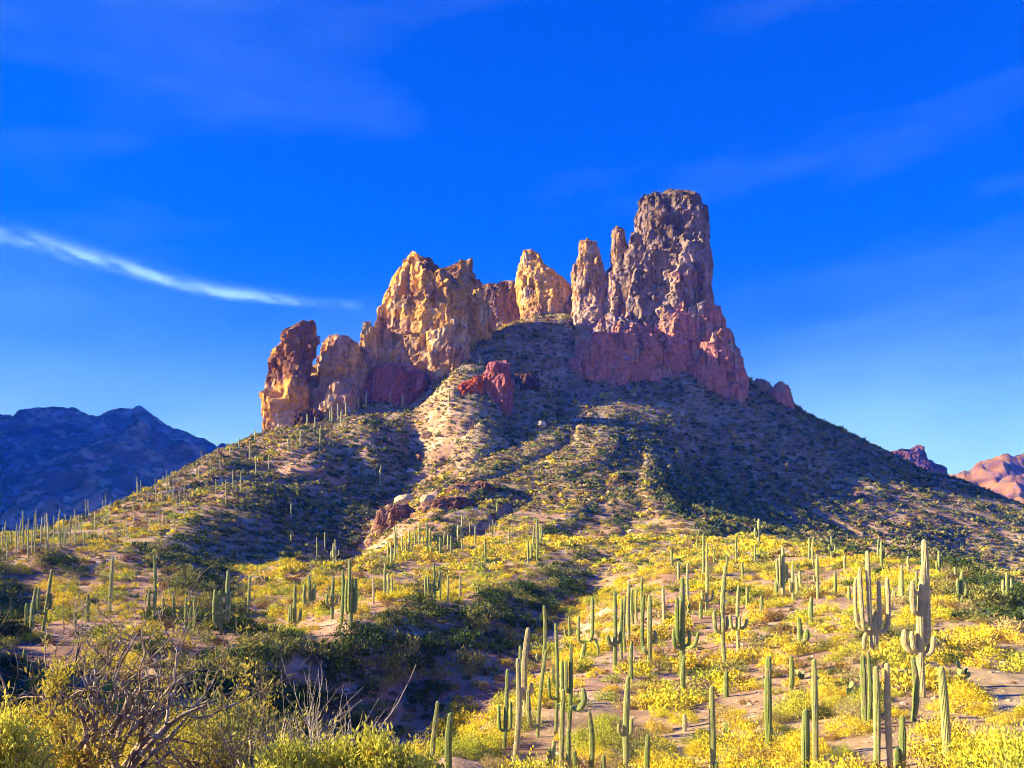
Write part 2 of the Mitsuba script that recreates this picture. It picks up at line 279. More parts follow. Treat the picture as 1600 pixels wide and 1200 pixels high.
def rock_mesh(rows, y0, half, seed, step=0.5, power=2.7, lean=0.0, scale=1.0, turn=0.0):
    """rows: (z, west x, east x) from the top down. The body is a stack of rounded cross sections around y0, half x its width deep,
    broken into blocks, ledges and joints at several sizes."""
    rows = np.array(rows, float)[::-1]
    z0, z1 = rows[0, 0], rows[-1, 0]
    nz = max(10, int((z1 - z0) / step))
    zs = np.linspace(z0, z1, nz)
    xl, xr = np.interp(zs, rows[:, 0], rows[:, 1]), np.interp(zs, rows[:, 0], rows[:, 2])
    widest = (xr - xl).max()
    na = max(24, int(widest * 2.6 / step))
    th = np.arange(na) / na * 2 * np.pi
    c, s = np.cos(th), np.sin(th)
    ex, ey = np.sign(c) * np.abs(c) ** (2 / power), np.sign(s) * np.abs(s) ** (2 / power)
    hx = (xr - xl) / 2
    hy = half * (0.35 * hx + 0.65 * hx ** 0.5 * (widest / 2) ** 0.5)
    X = (xl + xr)[:, None] / 2 + hx[:, None] * ex
    Y = y0 - lean * (z1 - zs)[:, None] + hy[:, None] * ey - turn * (X - X.mean())
    Z = np.repeat(zs[:, None], na, 1)
    rings = [np.stack([X, Y, Z], -1)]
    top = rings[0][-1]
    mid = top.mean(0)
    for k, (f, h) in enumerate(((0.86, 0.35), (0.66, 0.6), (0.42, 0.75), (0.18, 0.85))):   # the rounded head
        rings.append((mid + (top - mid) * f + [0, 0, h * 0.16 * hx[-1]])[None])
    P = np.concatenate(rings, 0)
    n = P.shape[0]
    v = np.vstack([P.reshape(-1, 3), [mid + [0, 0, 0.14 * hx[-1]]]])
    i, j = np.meshgrid(np.arange(n - 1), np.arange(na), indexing='ij')
    jj = (j + 1) % na
    q = np.stack([i * na + j, i * na + jj, (i + 1) * na + jj, (i + 1) * na + j], -1).reshape(-1, 4)
    last = (n - 1) * na + np.arange(na)
    cap = np.stack([last, np.roll(last, -1), np.full(na, len(v) - 1)], 1)
    f = np.vstack([q[:, [0, 1, 2]], q[:, [0, 2, 3]], cap])
    w = meshkit.fbm(v / (20 * scale), 3, seed + 3)
    ridge = np.abs(meshkit.fbm(v / np.array([8.0, 8.0, 26.0]) / scale, 3, seed + 6) - 0.5) * 2
    layer = v[:, 2] / (7.0 * scale) + w * 3.0
    saw = (layer - np.floor(layer)) ** 1.5 - 0.4
    nrm = np.array(trimesh.Trimesh(v, f, process=False).vertex_normals)
    nrm[:, 2] *= 0.4
    v = v + nrm * ((saw * 1.3 - np.clip(0.20 - ridge, 0, 1) * 9.0 + (w - 0.5) * 4.5) * scale)[:, None]
    for size, tall, tilt, jut, flat in ((11, 2.6, 0.16, 1.9, 0.80), (5.0, 2.2, 0.22, 0.85, 0.85), (2.3, 1.6, 0.25, 0.32, 0.80)):
        v = fracture(v, f, size * scale, tall, tilt, jut * scale, flat, seed + int(size * 10))
    edge = np.vstack([f[:, [0, 1]], f[:, [1, 2]], f[:, [2, 0]]])
    for _ in range(3):                                     # no slivers where two breaks overlap
        near = np.stack([np.bincount(edge[:, 0], v[edge[:, 1], k], len(v)) for k in range(3)], 1) / np.maximum(np.bincount(edge[:, 0], minlength=len(v)), 1)[:, None]
        v = np.where((np.linalg.norm(v - near, axis=1) > 0.9 * scale + 0.25)[:, None], near, v)
    nrm = np.array(trimesh.Trimesh(v, f, process=False).vertex_normals)
    crack = np.abs(meshkit.fbm(v / np.array([4.5, 4.5, 34.0]) / scale, 3, seed + 8) - 0.5) * 2
    pit = meshkit.fbm(v / (2.6 * scale), 3, seed + 9)
    v = v - nrm * ((np.clip(0.07 - crack, 0, 1) * 20.0 + np.clip(pit - 0.66, 0, 1) * 5.0) * scale)[:, None]
    v = v + (meshkit.fbm(v / (1.1 * scale), 3, seed)[:, None] - 0.5) * 0.3 * scale
    return v, f


def rock_stain(p, warm, deep, pale, dark, base_z, span, seed):
    """Banded volcanic rock: warm tuff above, deep rose beds below, pale ash beds, and a dark desert varnish that streaks down."""
    w = mikit.fbm(p.x / 19 + seed, p.y / 19, p.z / 19, octaves=4)
    m = mikit.fbm(p.x / 7, p.y / 7 + seed, p.z / 10, octaves=4)
    f = mikit.fbm(p.x / 0.9, p.y / 0.9, p.z / 1.4 + seed, octaves=3)
    streak = mikit.fbm(p.x / 3.2 + seed, p.y / 3.2, p.z / 30.0, octaves=4)
    bed = (p.z - base_z) / span + (w - 0.5) * 1.2 + (m - 0.5) * 0.3
    c = mikit.mix(deep, warm, mikit.smoothstep(0.22, 0.55, bed))
    c = mikit.mix(c, pale, mikit.smoothstep(0.55, 0.68, m) * 0.75)
    c = mikit.mix(c, dark, mikit.smoothstep(0.56, 0.72, streak) * 0.6)
    c = mikit.mix(c, dark, mikit.smoothstep(0.76, 1.05, bed) * 0.85)
    c = mikit.mix(c, c * 0.6, mikit.smoothstep(0.55, 0.72, f) * 0.7)
    return mikit.mix(c, c * 1.35, mikit.smoothstep(0.45, 0.28, f) * 0.4) * 0.82


def rock_bsdf(name, warm, deep, pale, dark, base_z, span, seed):
    scene[name] = {'type': 'bumpmap', 'scale': 1.0,
                   'bump': mikit.proc(lambda p, n, uv: 0.35 * mikit.fbm(p.x / 0.9, p.y / 0.9, p.z / 1.5, octaves=3), eps=0.12),
                   'bsdf': {'type': 'twosided', 'bsdf': {'type': 'diffuse', 'reflectance': mikit.proc(
                       lambda p, n, uv: rock_stain(p, warm, deep, pale, dark, base_z, span, seed))}}}


rock_bsdf('golden_rock', (0.60, 0.34, 0.10), (0.42, 0.25, 0.19), (0.60, 0.47, 0.35), (0.15, 0.085, 0.06), 68.0, 92.0, 1.7)
rock_bsdf('gold_spire_rock', (0.66, 0.38, 0.11), (0.52, 0.30, 0.18), (0.62, 0.49, 0.36), (0.16, 0.09, 0.06), 112.0, 90.0, 9.2)
rock_bsdf('capped_rock', (0.62, 0.33, 0.10), (0.50, 0.27, 0.13), (0.62, 0.47, 0.33), (0.15, 0.06, 0.045), 54.0, 50.0, 1.2)
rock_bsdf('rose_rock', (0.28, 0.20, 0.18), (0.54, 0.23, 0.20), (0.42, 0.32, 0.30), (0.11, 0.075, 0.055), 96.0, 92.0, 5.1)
rock_bsdf('spire_rock', (0.44, 0.26, 0.13), (0.42, 0.27, 0.24), (0.54, 0.42, 0.36), (0.13, 0.07, 0.05), 125.0, 60.0, 3.3)
rock_bsdf('saddle_rock', (0.24, 0.15, 0.11), (0.30, 0.20, 0.17), (0.40, 0.31, 0.27), (0.09, 0.055, 0.045), 115.0, 60.0, 7.3)
rock_bsdf('red_rock', (0.46, 0.12, 0.05), (0.36, 0.09, 0.05), (0.46, 0.2, 0.11), (0.14, 0.05, 0.03), 60.0, 60.0, 2.2)
rock_bsdf('purple_rock', (0.33, 0.13, 0.14), (0.34, 0.12, 0.13), (0.44, 0.24, 0.24), (0.1, 0.05, 0.05), 60.0, 60.0, 8.4)
rock_bsdf('brown_rock', (0.24, 0.12, 0.075), (0.18, 0.085, 0.06), (0.36, 0.24, 0.18), (0.08, 0.045, 0.035), 10.0, 60.0, 4.9)
rock_bsdf('pale_rock', (0.58, 0.45, 0.34), (0.52, 0.40, 0.32), (0.64, 0.55, 0.46), (0.3, 0.22, 0.17), 10.0, 90.0, 6.6)

ROCKS = [
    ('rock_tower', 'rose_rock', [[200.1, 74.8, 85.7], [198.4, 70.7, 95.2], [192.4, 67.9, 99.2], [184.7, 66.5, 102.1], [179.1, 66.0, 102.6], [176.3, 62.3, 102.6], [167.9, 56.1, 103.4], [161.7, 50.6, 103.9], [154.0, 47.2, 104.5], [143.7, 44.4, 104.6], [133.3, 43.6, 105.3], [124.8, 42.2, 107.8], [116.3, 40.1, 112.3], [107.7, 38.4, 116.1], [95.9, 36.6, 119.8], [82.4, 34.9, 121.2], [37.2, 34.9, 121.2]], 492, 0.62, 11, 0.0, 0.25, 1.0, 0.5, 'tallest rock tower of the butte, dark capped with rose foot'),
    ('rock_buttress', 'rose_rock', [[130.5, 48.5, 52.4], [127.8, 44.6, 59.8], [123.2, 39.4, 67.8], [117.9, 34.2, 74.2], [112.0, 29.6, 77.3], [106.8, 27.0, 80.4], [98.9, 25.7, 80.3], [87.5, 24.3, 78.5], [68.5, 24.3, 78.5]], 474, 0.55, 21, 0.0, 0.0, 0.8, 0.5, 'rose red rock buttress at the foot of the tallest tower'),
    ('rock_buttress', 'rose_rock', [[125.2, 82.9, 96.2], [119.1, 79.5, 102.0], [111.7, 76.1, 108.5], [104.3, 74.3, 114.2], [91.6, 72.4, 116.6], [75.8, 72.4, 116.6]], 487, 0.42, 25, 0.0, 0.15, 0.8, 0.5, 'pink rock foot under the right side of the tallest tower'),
    ('rock_spire', 'spire_rock', [[182.1, 54.8, 55.8], [179.7, 53.1, 57.8], [173.5, 52.0, 59.7], [166.5, 51.3, 61.7], [159.7, 51.9, 62.2], [149.3, 50.1, 62.8], [135.7, 48.3, 63.3], [115.5, 48.3, 63.3]], 488, 0.9, 31, 0.0, 0.0, 0.45, 0.4, 'thin rock spire touching the left side of the tallest tower'),
    ('rock_spire', 'spire_rock', [[176.3, 36.9, 42.0], [173.5, 35.9, 44.3], [169.0, 34.5, 46.0], [165.5, 33.4, 47.6], [162.0, 31.7, 48.3], [154.0, 31.3, 49.2], [138.5, 32.2, 49.7], [126.5, 30.2, 50.3], [105.1, 30.2, 50.3]], 492, 0.8, 35, 0.0, 0.0, 0.55, 0.4, 'dark tipped rock spire second to the left of the tallest tower'),
    ('rock_spire', 'gold_spire_rock', [[175.2, 5.6, 13.3], [172.7, 4.2, 15.0], [168.0, 3.1, 17.4], [164.4, 2.8, 22.3], [159.0, 2.4, 29.2], [155.5, 2.1, 32.0], [148.3, 2.8, 33.3], [141.2, 4.2, 34.0], [127.1, 4.1, 33.9], [106.3, 4.1, 33.9]], 508, 0.7, 41, 0.0, 0.0, 0.45, 0.45, 'lone golden rock spire in the gap of the skyline'),
    ('rock_wall', 'saddle_rock', [[160.8, -16.4, 4.3], [158.6, -20.7, 6.4], [148.8, -21.4, 7.8], [130.6, -23.1, 8.9], [116.0, -23.1, 8.9]], 522, 0.5, 45, 0.0, 0.0, 0.6, 0.5, 'low dark rock wall in the saddle of the skyline'),
    ('rock_wall', 'saddle_rock', [[150.3, 27.6, 34.5], [147.5, 26.2, 48.3], [140.4, 25.5, 50.0], [126.3, 24.1, 51.5], [113.9, 24.1, 51.5]], 505, 0.7, 47, 0.0, 0.0, 0.5, 0.5, 'short rock wall joining the spires beside the tallest tower'),
    ('rock_wall', 'golden_rock', [[157.0, -51.4, -45.7], [155.7, -53.3, -42.5], [153.1, -54.8, -39.9], [149.2, -56.7, -34.8], [144.0, -59.5, -27.8], [137.5, -62.5, -24.6], [131.0, -65.0, -22.7], [124.6, -68.0, -21.4], [115.6, -71.0, -20.4], [106.0, -72.2, -20.4], [93.2, -74.4, -23.5], [74.2, -77.9, -31.1], [41.2, -77.9, -31.1]], 462, 0.6, 51, 0.0, 0.35, 1.0, 0.5, 'biggest golden rock wall with a rounded top'),
    ('rock_wall', 'golden_rock', [[162.1, -23.6, -21.0], [159.8, -27.6, -20.7], [156.4, -34.1, -20.3], [151.3, -38.6, -19.0], [146.3, -41.9, -15.0], [136.2, -45.0, -11.1], [122.9, -48.2, -9.1], [109.6, -49.3, -10.4], [89.9, -51.7, -11.3], [60.6, -51.7, -11.3]], 478, 0.5, 55, 0.0, 0.25, 0.9, 0.5, 'rock wall rising to a sharp pointed peak'),
    ('rock_pinnacle', 'golden_rock', [[121.6, -70.6, -67.5], [119.0, -72.4, -66.5], [113.1, -73.2, -65.2], [100.5, -73.6, -64.4], [78.8, -74.8, -64.1], [59.8, -74.8, -64.1]], 452, 0.9, 61, 0.0, 0.0, 0.5, 0.45, 'small square rock pinnacle left of the biggest wall'),
    ('rock_wall', 'golden_rock', [[112.5, -87.1, -78.6], [111.3, -89.2, -73.4], [106.9, -91.9, -70.9], [99.2, -93.8, -69.0], [90.0, -95.4, -67.9], [77.8, -99.4, -69.3], [62.6, -102.0, -70.5], [41.1, -102.0, -70.5]], 446, 0.55, 65, 0.0, 0.2, 0.85, 0.5, 'golden rock wall with a notched top beside the dark capped tower'),
    ('rock_tower', 'capped_rock', [[118.3, -98.4, -92.7], [117.1, -101.4, -91.2], [114.4, -104.9, -90.8], [111.3, -107.2, -90.4], [106.7, -108.6, -90.3], [104.6, -109.4, -92.1], [100.3, -112.3, -92.9], [97.3, -114.0, -93.4], [88.8, -114.7, -93.5], [79.7, -115.3, -94.5], [70.7, -116.9, -96.7], [61.7, -119.0, -99.2], [52.8, -119.6, -100.4], [25.9, -119.6, -100.4]], 440, 0.7, 71, 0.0, 0.2, 0.85, 0.5, 'leftmost rock tower with a dark red cap'),
    ('rock_outcrop', 'purple_rock', [[98.3, -60.5, -45.4], [93.7, -68.0, -39.9], [87.5, -71.8, -39.8], [77.8, -73.5, -43.7], [68.6, -73.6, -45.1], [54.2, -73.6, -45.1]], 446, 0.5, 75, 0.0, 0.1, 0.6, 0.5, 'purple rock outcrop at the foot of the biggest wall'),
    ('rock_outcrop', 'golden_rock', [[88.2, -81.7, -74.9], [84.6, -84.6, -71.6], [77.2, -87.9, -70.3], [66.8, -88.3, -71.3], [55.3, -88.3, -71.3]], 434, 0.6, 77, 0.0, 0.0, 0.5, 0.5, 'rounded tan outcrop below the notched wall'),
    ('rock_outcrop', 'brown_rock', [[74.6, -95.4, -87.8], [72.3, -97.6, -85.2], [66.4, -98.6, -85.9], [60.0, -99.1, -86.4], [50.9, -99.1, -86.4]], 428, 0.6, 79, 0.0, 0.0, 0.4, 0.45, 'small brown outcrop under the dark capped tower'),
    ('rock_outcrop', 'red_rock', [[88.0, -15.9, -13.1], [85.7, -19.9, -12.2], [83.4, -23.8, -12.2], [80.5, -24.9, -11.9], [74.2, -26.0, -11.9], [68.8, -26.8, -12.2], [58.1, -26.8, -12.2]], 419, 0.5, 81, 0.0, 0.0, 0.42, 0.4, 'jagged red outcrop beside the purple block'),
    ('rock_outcrop', 'purple_rock', [[95.8, -8.0, -3.4], [93.4, -10.3, -1.4], [89.1, -12.2, -0.3], [83.3, -13.4, 0.0], [73.2, -13.6, 0.0], [67.5, -13.9, 0.0], [53.6, -13.9, 0.0]], 420, 0.6, 83, 0.0, 0.15, 0.45, 0.4, 'upright purple rock block on the middle of the slope'),
    ('rock_outcrop', 'brown_rock', [[93.6, 1.2, 9.5], [91.2, 0.0, 12.5], [88.2, -0.6, 14.3], [85.2, -0.6, 14.9], [78.3, -0.6, 14.9]], 440, 0.4, 85, 0.0, 0.0, 0.45, 0.45, 'low dark ledge right of the purple block'),
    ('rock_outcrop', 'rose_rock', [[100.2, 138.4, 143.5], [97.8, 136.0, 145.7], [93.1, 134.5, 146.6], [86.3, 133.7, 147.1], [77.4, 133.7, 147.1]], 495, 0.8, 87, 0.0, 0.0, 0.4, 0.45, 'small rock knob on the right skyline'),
    ('rock_outcrop', 'pale_rock', [[103.0, 128.7, 132.8], [100.2, 125.9, 136.1], [94.0, 125.1, 138.6], [86.8, 125.1, 138.6]], 500, 0.8, 89, 0.0, 0.0, 0.35, 0.45, 'pale low rock on the right skyline'),
    ('rock_ledge', 'brown_rock', [[29.3, -17.3, -7.0], [28.0, -20.6, -4.9], [25.7, -22.7, -3.7], [21.4, -23.4, -3.3], [14.6, -23.4, -3.3]], 308, 0.7, 91, 0.0, 0.0, 0.35, 0.4, 'upper dark red ledge on the middle knoll'),
    ('rock_ledge', 'brown_rock', [[22.8, -22.2, -13.0], [21.2, -26.8, -11.1], [17.8, -29.8, -12.4], [13.2, -30.9, -14.3], [5.8, -30.9, -14.3]], 286, 0.7, 93, 0.0, 0.0, 0.35, 0.4, 'lower dark brown ledge on the middle knoll'),
    ('rock_ledge', 'brown_rock', [[21.1, -38.0, -31.0], [19.6, -40.3, -29.0], [16.9, -41.6, -28.6], [14.4, -42.1, -29.0], [8.1, -42.1, -29.0]], 290, 0.7, 95, 0.0, 0.0, 0.35, 0.4, 'left brown ledge on the middle knoll'),
    ('rock_crags', 'purple_rock', [[167.7, 519.4, 534.5], [163.5, 504.1, 537.7], [156.7, 493.7, 539.1], [148.3, 489.2, 547.1], [137.3, 482.0, 561.7], [107.8, 468.3, 577.0], [82.8, 468.3, 577.0]], 1250, 0.6, 97, 0.0, 0.0, 1.3, 1.2, 'far rock crags beyond the right slope'),
]
for name, mat, rows, y0, half, seed, lean, turn, scale, step, text in ROCKS:
    key = numbered(name)
    scene[key] = mikit.ply(rock_mesh(rows, y0, half, seed, step, lean=lean, scale=scale, turn=turn), mat, smooth=False)
    tag(key, text, 'rock formation')

# boulders


def boulder_mesh(seed, r, fine=4):
    m = trimesh.creation.icosphere(fine)
    v = np.array(m.vertices)
    rng = np.random.default_rng(seed)
    for _ in range(9):                                     # flat broken faces
        n = rng.normal(size=3)
        n /= np.linalg.norm(n)
        k = rng.uniform(0.55, 0.85)
        v -= np.clip(v @ n - k, 0, None)[:, None] * n * 0.92
    v += (meshkit.fbm(v * 2.2 + seed, 4, seed)[:, None] - 0.5) * 0.22 * v
    return v * np.array(r), np.array(m.faces)


BOULDERS = [
    (np.float64(1.0), np.float64(467.5), np.float64(2.03), 'pale_rock', 'pale boulder under the lone golden spire'),
    (np.float64(0.9), np.float64(455.6), np.float64(1.52), 'pale_rock', 'small pale boulder above the purple block'),
    (np.float64(11.9), np.float64(411.0), np.float64(3.01), 'pale_rock', 'pale orange boulder on the middle slope'),
    (np.float64(-36.6), np.float64(406.1), np.float64(2.71), 'golden_rock', 'tan boulder on the upper left slope'),
    (np.float64(-51.9), np.float64(397.3), np.float64(1.72), 'golden_rock', 'smaller tan boulder left of another tan boulder'),
    (np.float64(-36.4), np.float64(324.6), np.float64(3.68), 'pale_rock', 'large white boulder on the middle knoll'),
    (np.float64(-26.3), np.float64(298.1), np.float64(2.58), 'pale_rock', 'flat pale boulder right of the white boulder'),
    (np.float64(-41.2), np.float64(279.3), np.float64(1.86), 'golden_rock', 'tan boulder at the foot of the middle knoll'),
    (np.float64(-45.9), np.float64(278.5), np.float64(1.49), 'brown_rock', 'dark boulder at the foot of the middle knoll'),
    (np.float64(32.2), np.float64(258.1), np.float64(1.2), 'pale_rock', 'rounded white boulder on the right gully edge'),
    (np.float64(-38.0), np.float64(390.1), np.float64(2.6), 'brown_rock', 'brown boulder on the upper knoll'),
    (np.float64(-43.3), np.float64(319.6), np.float64(2.13), 'pale_rock', 'pale slab in the shaded gully'),
    (np.float64(-44.6), np.float64(308.2), np.float64(1.44), 'pale_rock', 'small pale slab below another slab in the gully'),
]
for k, (x, y, r, mat, text) in enumerate(BOULDERS):
    key = numbered('boulder')
    v, f = boulder_mesh(40 + k, (r, r * 0.8, r * 0.72))
    v = v + [x, y, float(ground_z(x, y)) + 0.32 * r]
    scene[key] = mikit.ply((v, f), mat)
    tag(key, text, 'boulder')

ROLL = np.random.default_rng(90)
for k in range(70):                                        # blocks fallen from the cliffs
    a, rr = ROLL.uniform(-1.9, 1.1), ROLL.uniform(55, 210)
    x, y, r = CONE[0] + rr * math.sin(a) - 45, CONE[1] - rr * math.cos(a), 0.5 + 1.6 * ROLL.uniform() ** 3
    key = numbered('boulder')
    v, f = boulder_mesh(300 + k, (r * ROLL.uniform(0.9, 1.4), r, r * 0.75), 3)
    scene[key] = mikit.ply((v + [x, y, float(ground_z(x, y)) + 0.25 * r], f), ('brown_rock', 'pale_rock', 'golden_rock')[k % 3])
    tag(key, ('small brown', 'small pale', 'small tan')[k % 3] + ' block fallen from the cliffs, lying on the butte slope', 'boulder', 'fallen blocks on the butte slope')

# ------------------------------------------------------------------ saguaros


def fluted_tube(path, radius, ribs, per, rng):
    """A ribbed cactus limb along path, closed by a dome at its end. Returns vertices, faces, uv."""
    path, radius = np.asarray(path, float), np.asarray(radius, float)
    t = np.gradient(path, axis=0)
    t /= np.linalg.norm(t, axis=1, keepdims=True) + 1e-9
    ref = np.array([0.02, 1.0, 0.01])
    a = np.cross(t, ref)
    a /= np.linalg.norm(a, axis=1, keepdims=True) + 1e-9
    b = np.cross(t, a)
    n = ribs * per
    th = np.arange(n) / n * 2 * np.pi + rng.uniform(0, 1)
    prof = 0.78 + 0.22 * np.abs(np.sin(th * ribs / 2)) ** 0.8
    prof = prof * (1 + 0.03 * np.sin(th * 2 + rng.uniform(0, 6)))
    v = path[:, None] + (radius[:, None] * prof)[..., None] * (np.cos(th)[:, None] * a[:, None] + np.sin(th)[:, None] * b[:, None])
    m = len(path)
    length = np.concatenate([[0], np.cumsum(np.linalg.norm(np.diff(path, axis=0), axis=1))])
    uv = np.stack([np.broadcast_to(np.arange(n) / per, (m, n)), np.broadcast_to(length[:, None], (m, n))], -1)
    i, j = np.meshgrid(np.arange(m - 1), np.arange(n), indexing='ij')
    jj = (j + 1) % n
    q = np.stack([i * n + j, i * n + jj, (i + 1) * n + jj, (i + 1) * n + j], -1).reshape(-1, 4)
    tip = np.array([path[-1]])
    last = (m - 1) * n + np.arange(n)
    f = np.vstack([q[:, [0, 1, 2]], q[:, [0, 2, 3]], np.stack([last, np.roll(last, -1), np.full(n, m * n)], 1)])
    return np.vstack([v.reshape(-1, 3), tip]), f, np.vstack([uv.reshape(-1, 2), [[0.0, length[-1]]]])


def dome(path, r, k=5):
    """Adds the rounded end to a limb path."""
    path = [np.asarray(p, float) for p in path]
    d = path[-1] - path[-2]
    d /= np.linalg.norm(d) + 1e-9
    end, rad = path[-1], r[-1]
    out, rr = list(path), list(r)
    for a in np.linspace(0.25, 1.5, k):
        out.append(end + d * rad * 1.25 * math.sin(a))
        rr.append(max(rad * math.cos(a), 0.004))
    return np.array(out), np.array(rr)


def cactus_colour(kind):
    green, rib = {'green': ((0.155, 0.215, 0.055), (0.46, 0.44, 0.22)), 'pale': ((0.27, 0.30, 0.11), (0.52, 0.48, 0.27)),
                  'tan': ((0.40, 0.35, 0.19), (0.60, 0.52, 0.34))}[kind]

    def fn(p, n, uv):
        ridge = dr.abs(uv.x - dr.floor(uv.x) - 0.5) * 2           # 0 on the rib, 1 in the groove
        spine = mikit.cell_rand(dr.floor(uv.x) + 31, dr.floor(uv.y / 0.035))
        c = mikit.mix(green, rib, mikit.smoothstep(0.34, 0.10, ridge) * (0.35 + 0.65 * spine) * 0.8)
        a = mikit.fbm(p.x / 0.7, p.y / 0.7, p.z / 0.5, octaves=3)
        c = mikit.mix(c, (0.34, 0.27, 0.16), mikit.smoothstep(0.56, 0.72, a) * 0.6)
        band = mikit.noise(uv.y / 0.16, p.x / 3, p.y / 3)
        return c * (0.78 + 0.36 * band)
    return fn


for kind in ('green', 'pale', 'tan'):
    scene[f'cactus_{kind}'] = {'type': 'twosided', 'bsdf': {'type': 'principled', 'roughness': 0.6, 'specular': 0.3,
                                                            'base_color': mikit.proc(cactus_colour(kind))}}


def smooth_path(pts, n):
    pts = np.array(pts, float)
    d = np.concatenate([[0], np.cumsum(np.linalg.norm(np.diff(pts, axis=0), axis=1))])
    from scipy.interpolate import PchipInterpolator
    return PchipInterpolator(d, pts)(np.linspace(0, d[-1], n))


def saguaro(x, y, h, r, lean, arms, kind, label, group, detail, seed, sink=0.3):
    """arms: (side angle, height where it leaves the trunk, reach, height of its tip above the ground, radius)."""
    rng = np.random.default_rng(seed)
    key = numbered('saguaro')
    z = float(ground_z(x, y))
    ribs, per, rings = {2: (17, 6, 26), 1: (13, 4, 14), 0: (9, 3, 9)}[detail]
    s = np.linspace(0, 1, rings)
    wob = rng.normal(0, 0.018 * h, (2,))
    r = r * rng.uniform(0.78, 1.04)
    def axis(t):
        t = np.asarray(t)
        return np.stack([lean[0] * t * h + wob[0] * np.sin(t * 3.1), lean[1] * t * h + wob[1] * np.sin(t * 2.6), t * h], -1)
    path = np.array([x, y, z]) + axis(s)
    path[0, 2] -= sink
    rad = r * np.interp(s, [0, 0.12, 0.45, 0.8, 1], [0.86, 0.95, 1.04, 0.97, 0.72]) * (1 + 0.035 * np.sin(s * 17 + rng.uniform(0, 6)))
    path, rad = dome(path[:], rad)
    v, f, uv = fluted_tube(path, rad, ribs, per, rng)
    mat = f'cactus_{kind}'
    lone = not arms
    scene[key if lone else key + '__trunk'] = mikit.ply((v, f), mat, smooth=True, uv=uv)
    for k, (ang, hb, reach, ht, ra) in enumerate(arms):
        d = np.array([math.cos(ang), math.sin(ang), 0])
        b0 = np.array([x, y, z]) + axis(hb / h)
        drop = min(0.35 * reach, 0.3)
        if ht > hb:
            pts = [b0 - d * 0.3 * r, b0 + d * reach * 0.55 + [0, 0, -drop * 0.3], b0 + d * reach * 0.92 + [0, 0, 0.18 * reach],
                   b0 + d * reach * 1.03 + [0, 0, 0.25 * reach + 0.25 * (ht - hb)], b0 + d * reach * rng.uniform(0.92, 1.12) + [0, 0, ht - hb]]
        else:                                                   # a drooping arm
            pts = [b0 - d * 0.3 * r, b0 + d * reach * 0.6 + [0, 0, 0.05], b0 + d * reach + [0, 0, (ht - hb) * 0.4], b0 + d * reach * 1.05 + [0, 0, ht - hb]]
        na = max(7, rings * 2 // 3)
        ap = smooth_path(pts, na)
        ss = np.linspace(0, 1, na)
        ar = ra * np.interp(ss, [0, 0.15, 0.5, 0.85, 1], [0.72, 0.86, 1.0, 0.96, 0.74])
        ap, ar = dome(ap, ar)
        v, f, uv = fluted_tube(ap, ar, max(8, ribs - 3), per, rng)
        scene[numbered(key + '__arm')] = mikit.ply((v, f), mat, smooth=True, uv=uv)
    tag(key, label, 'saguaro cactus', group)


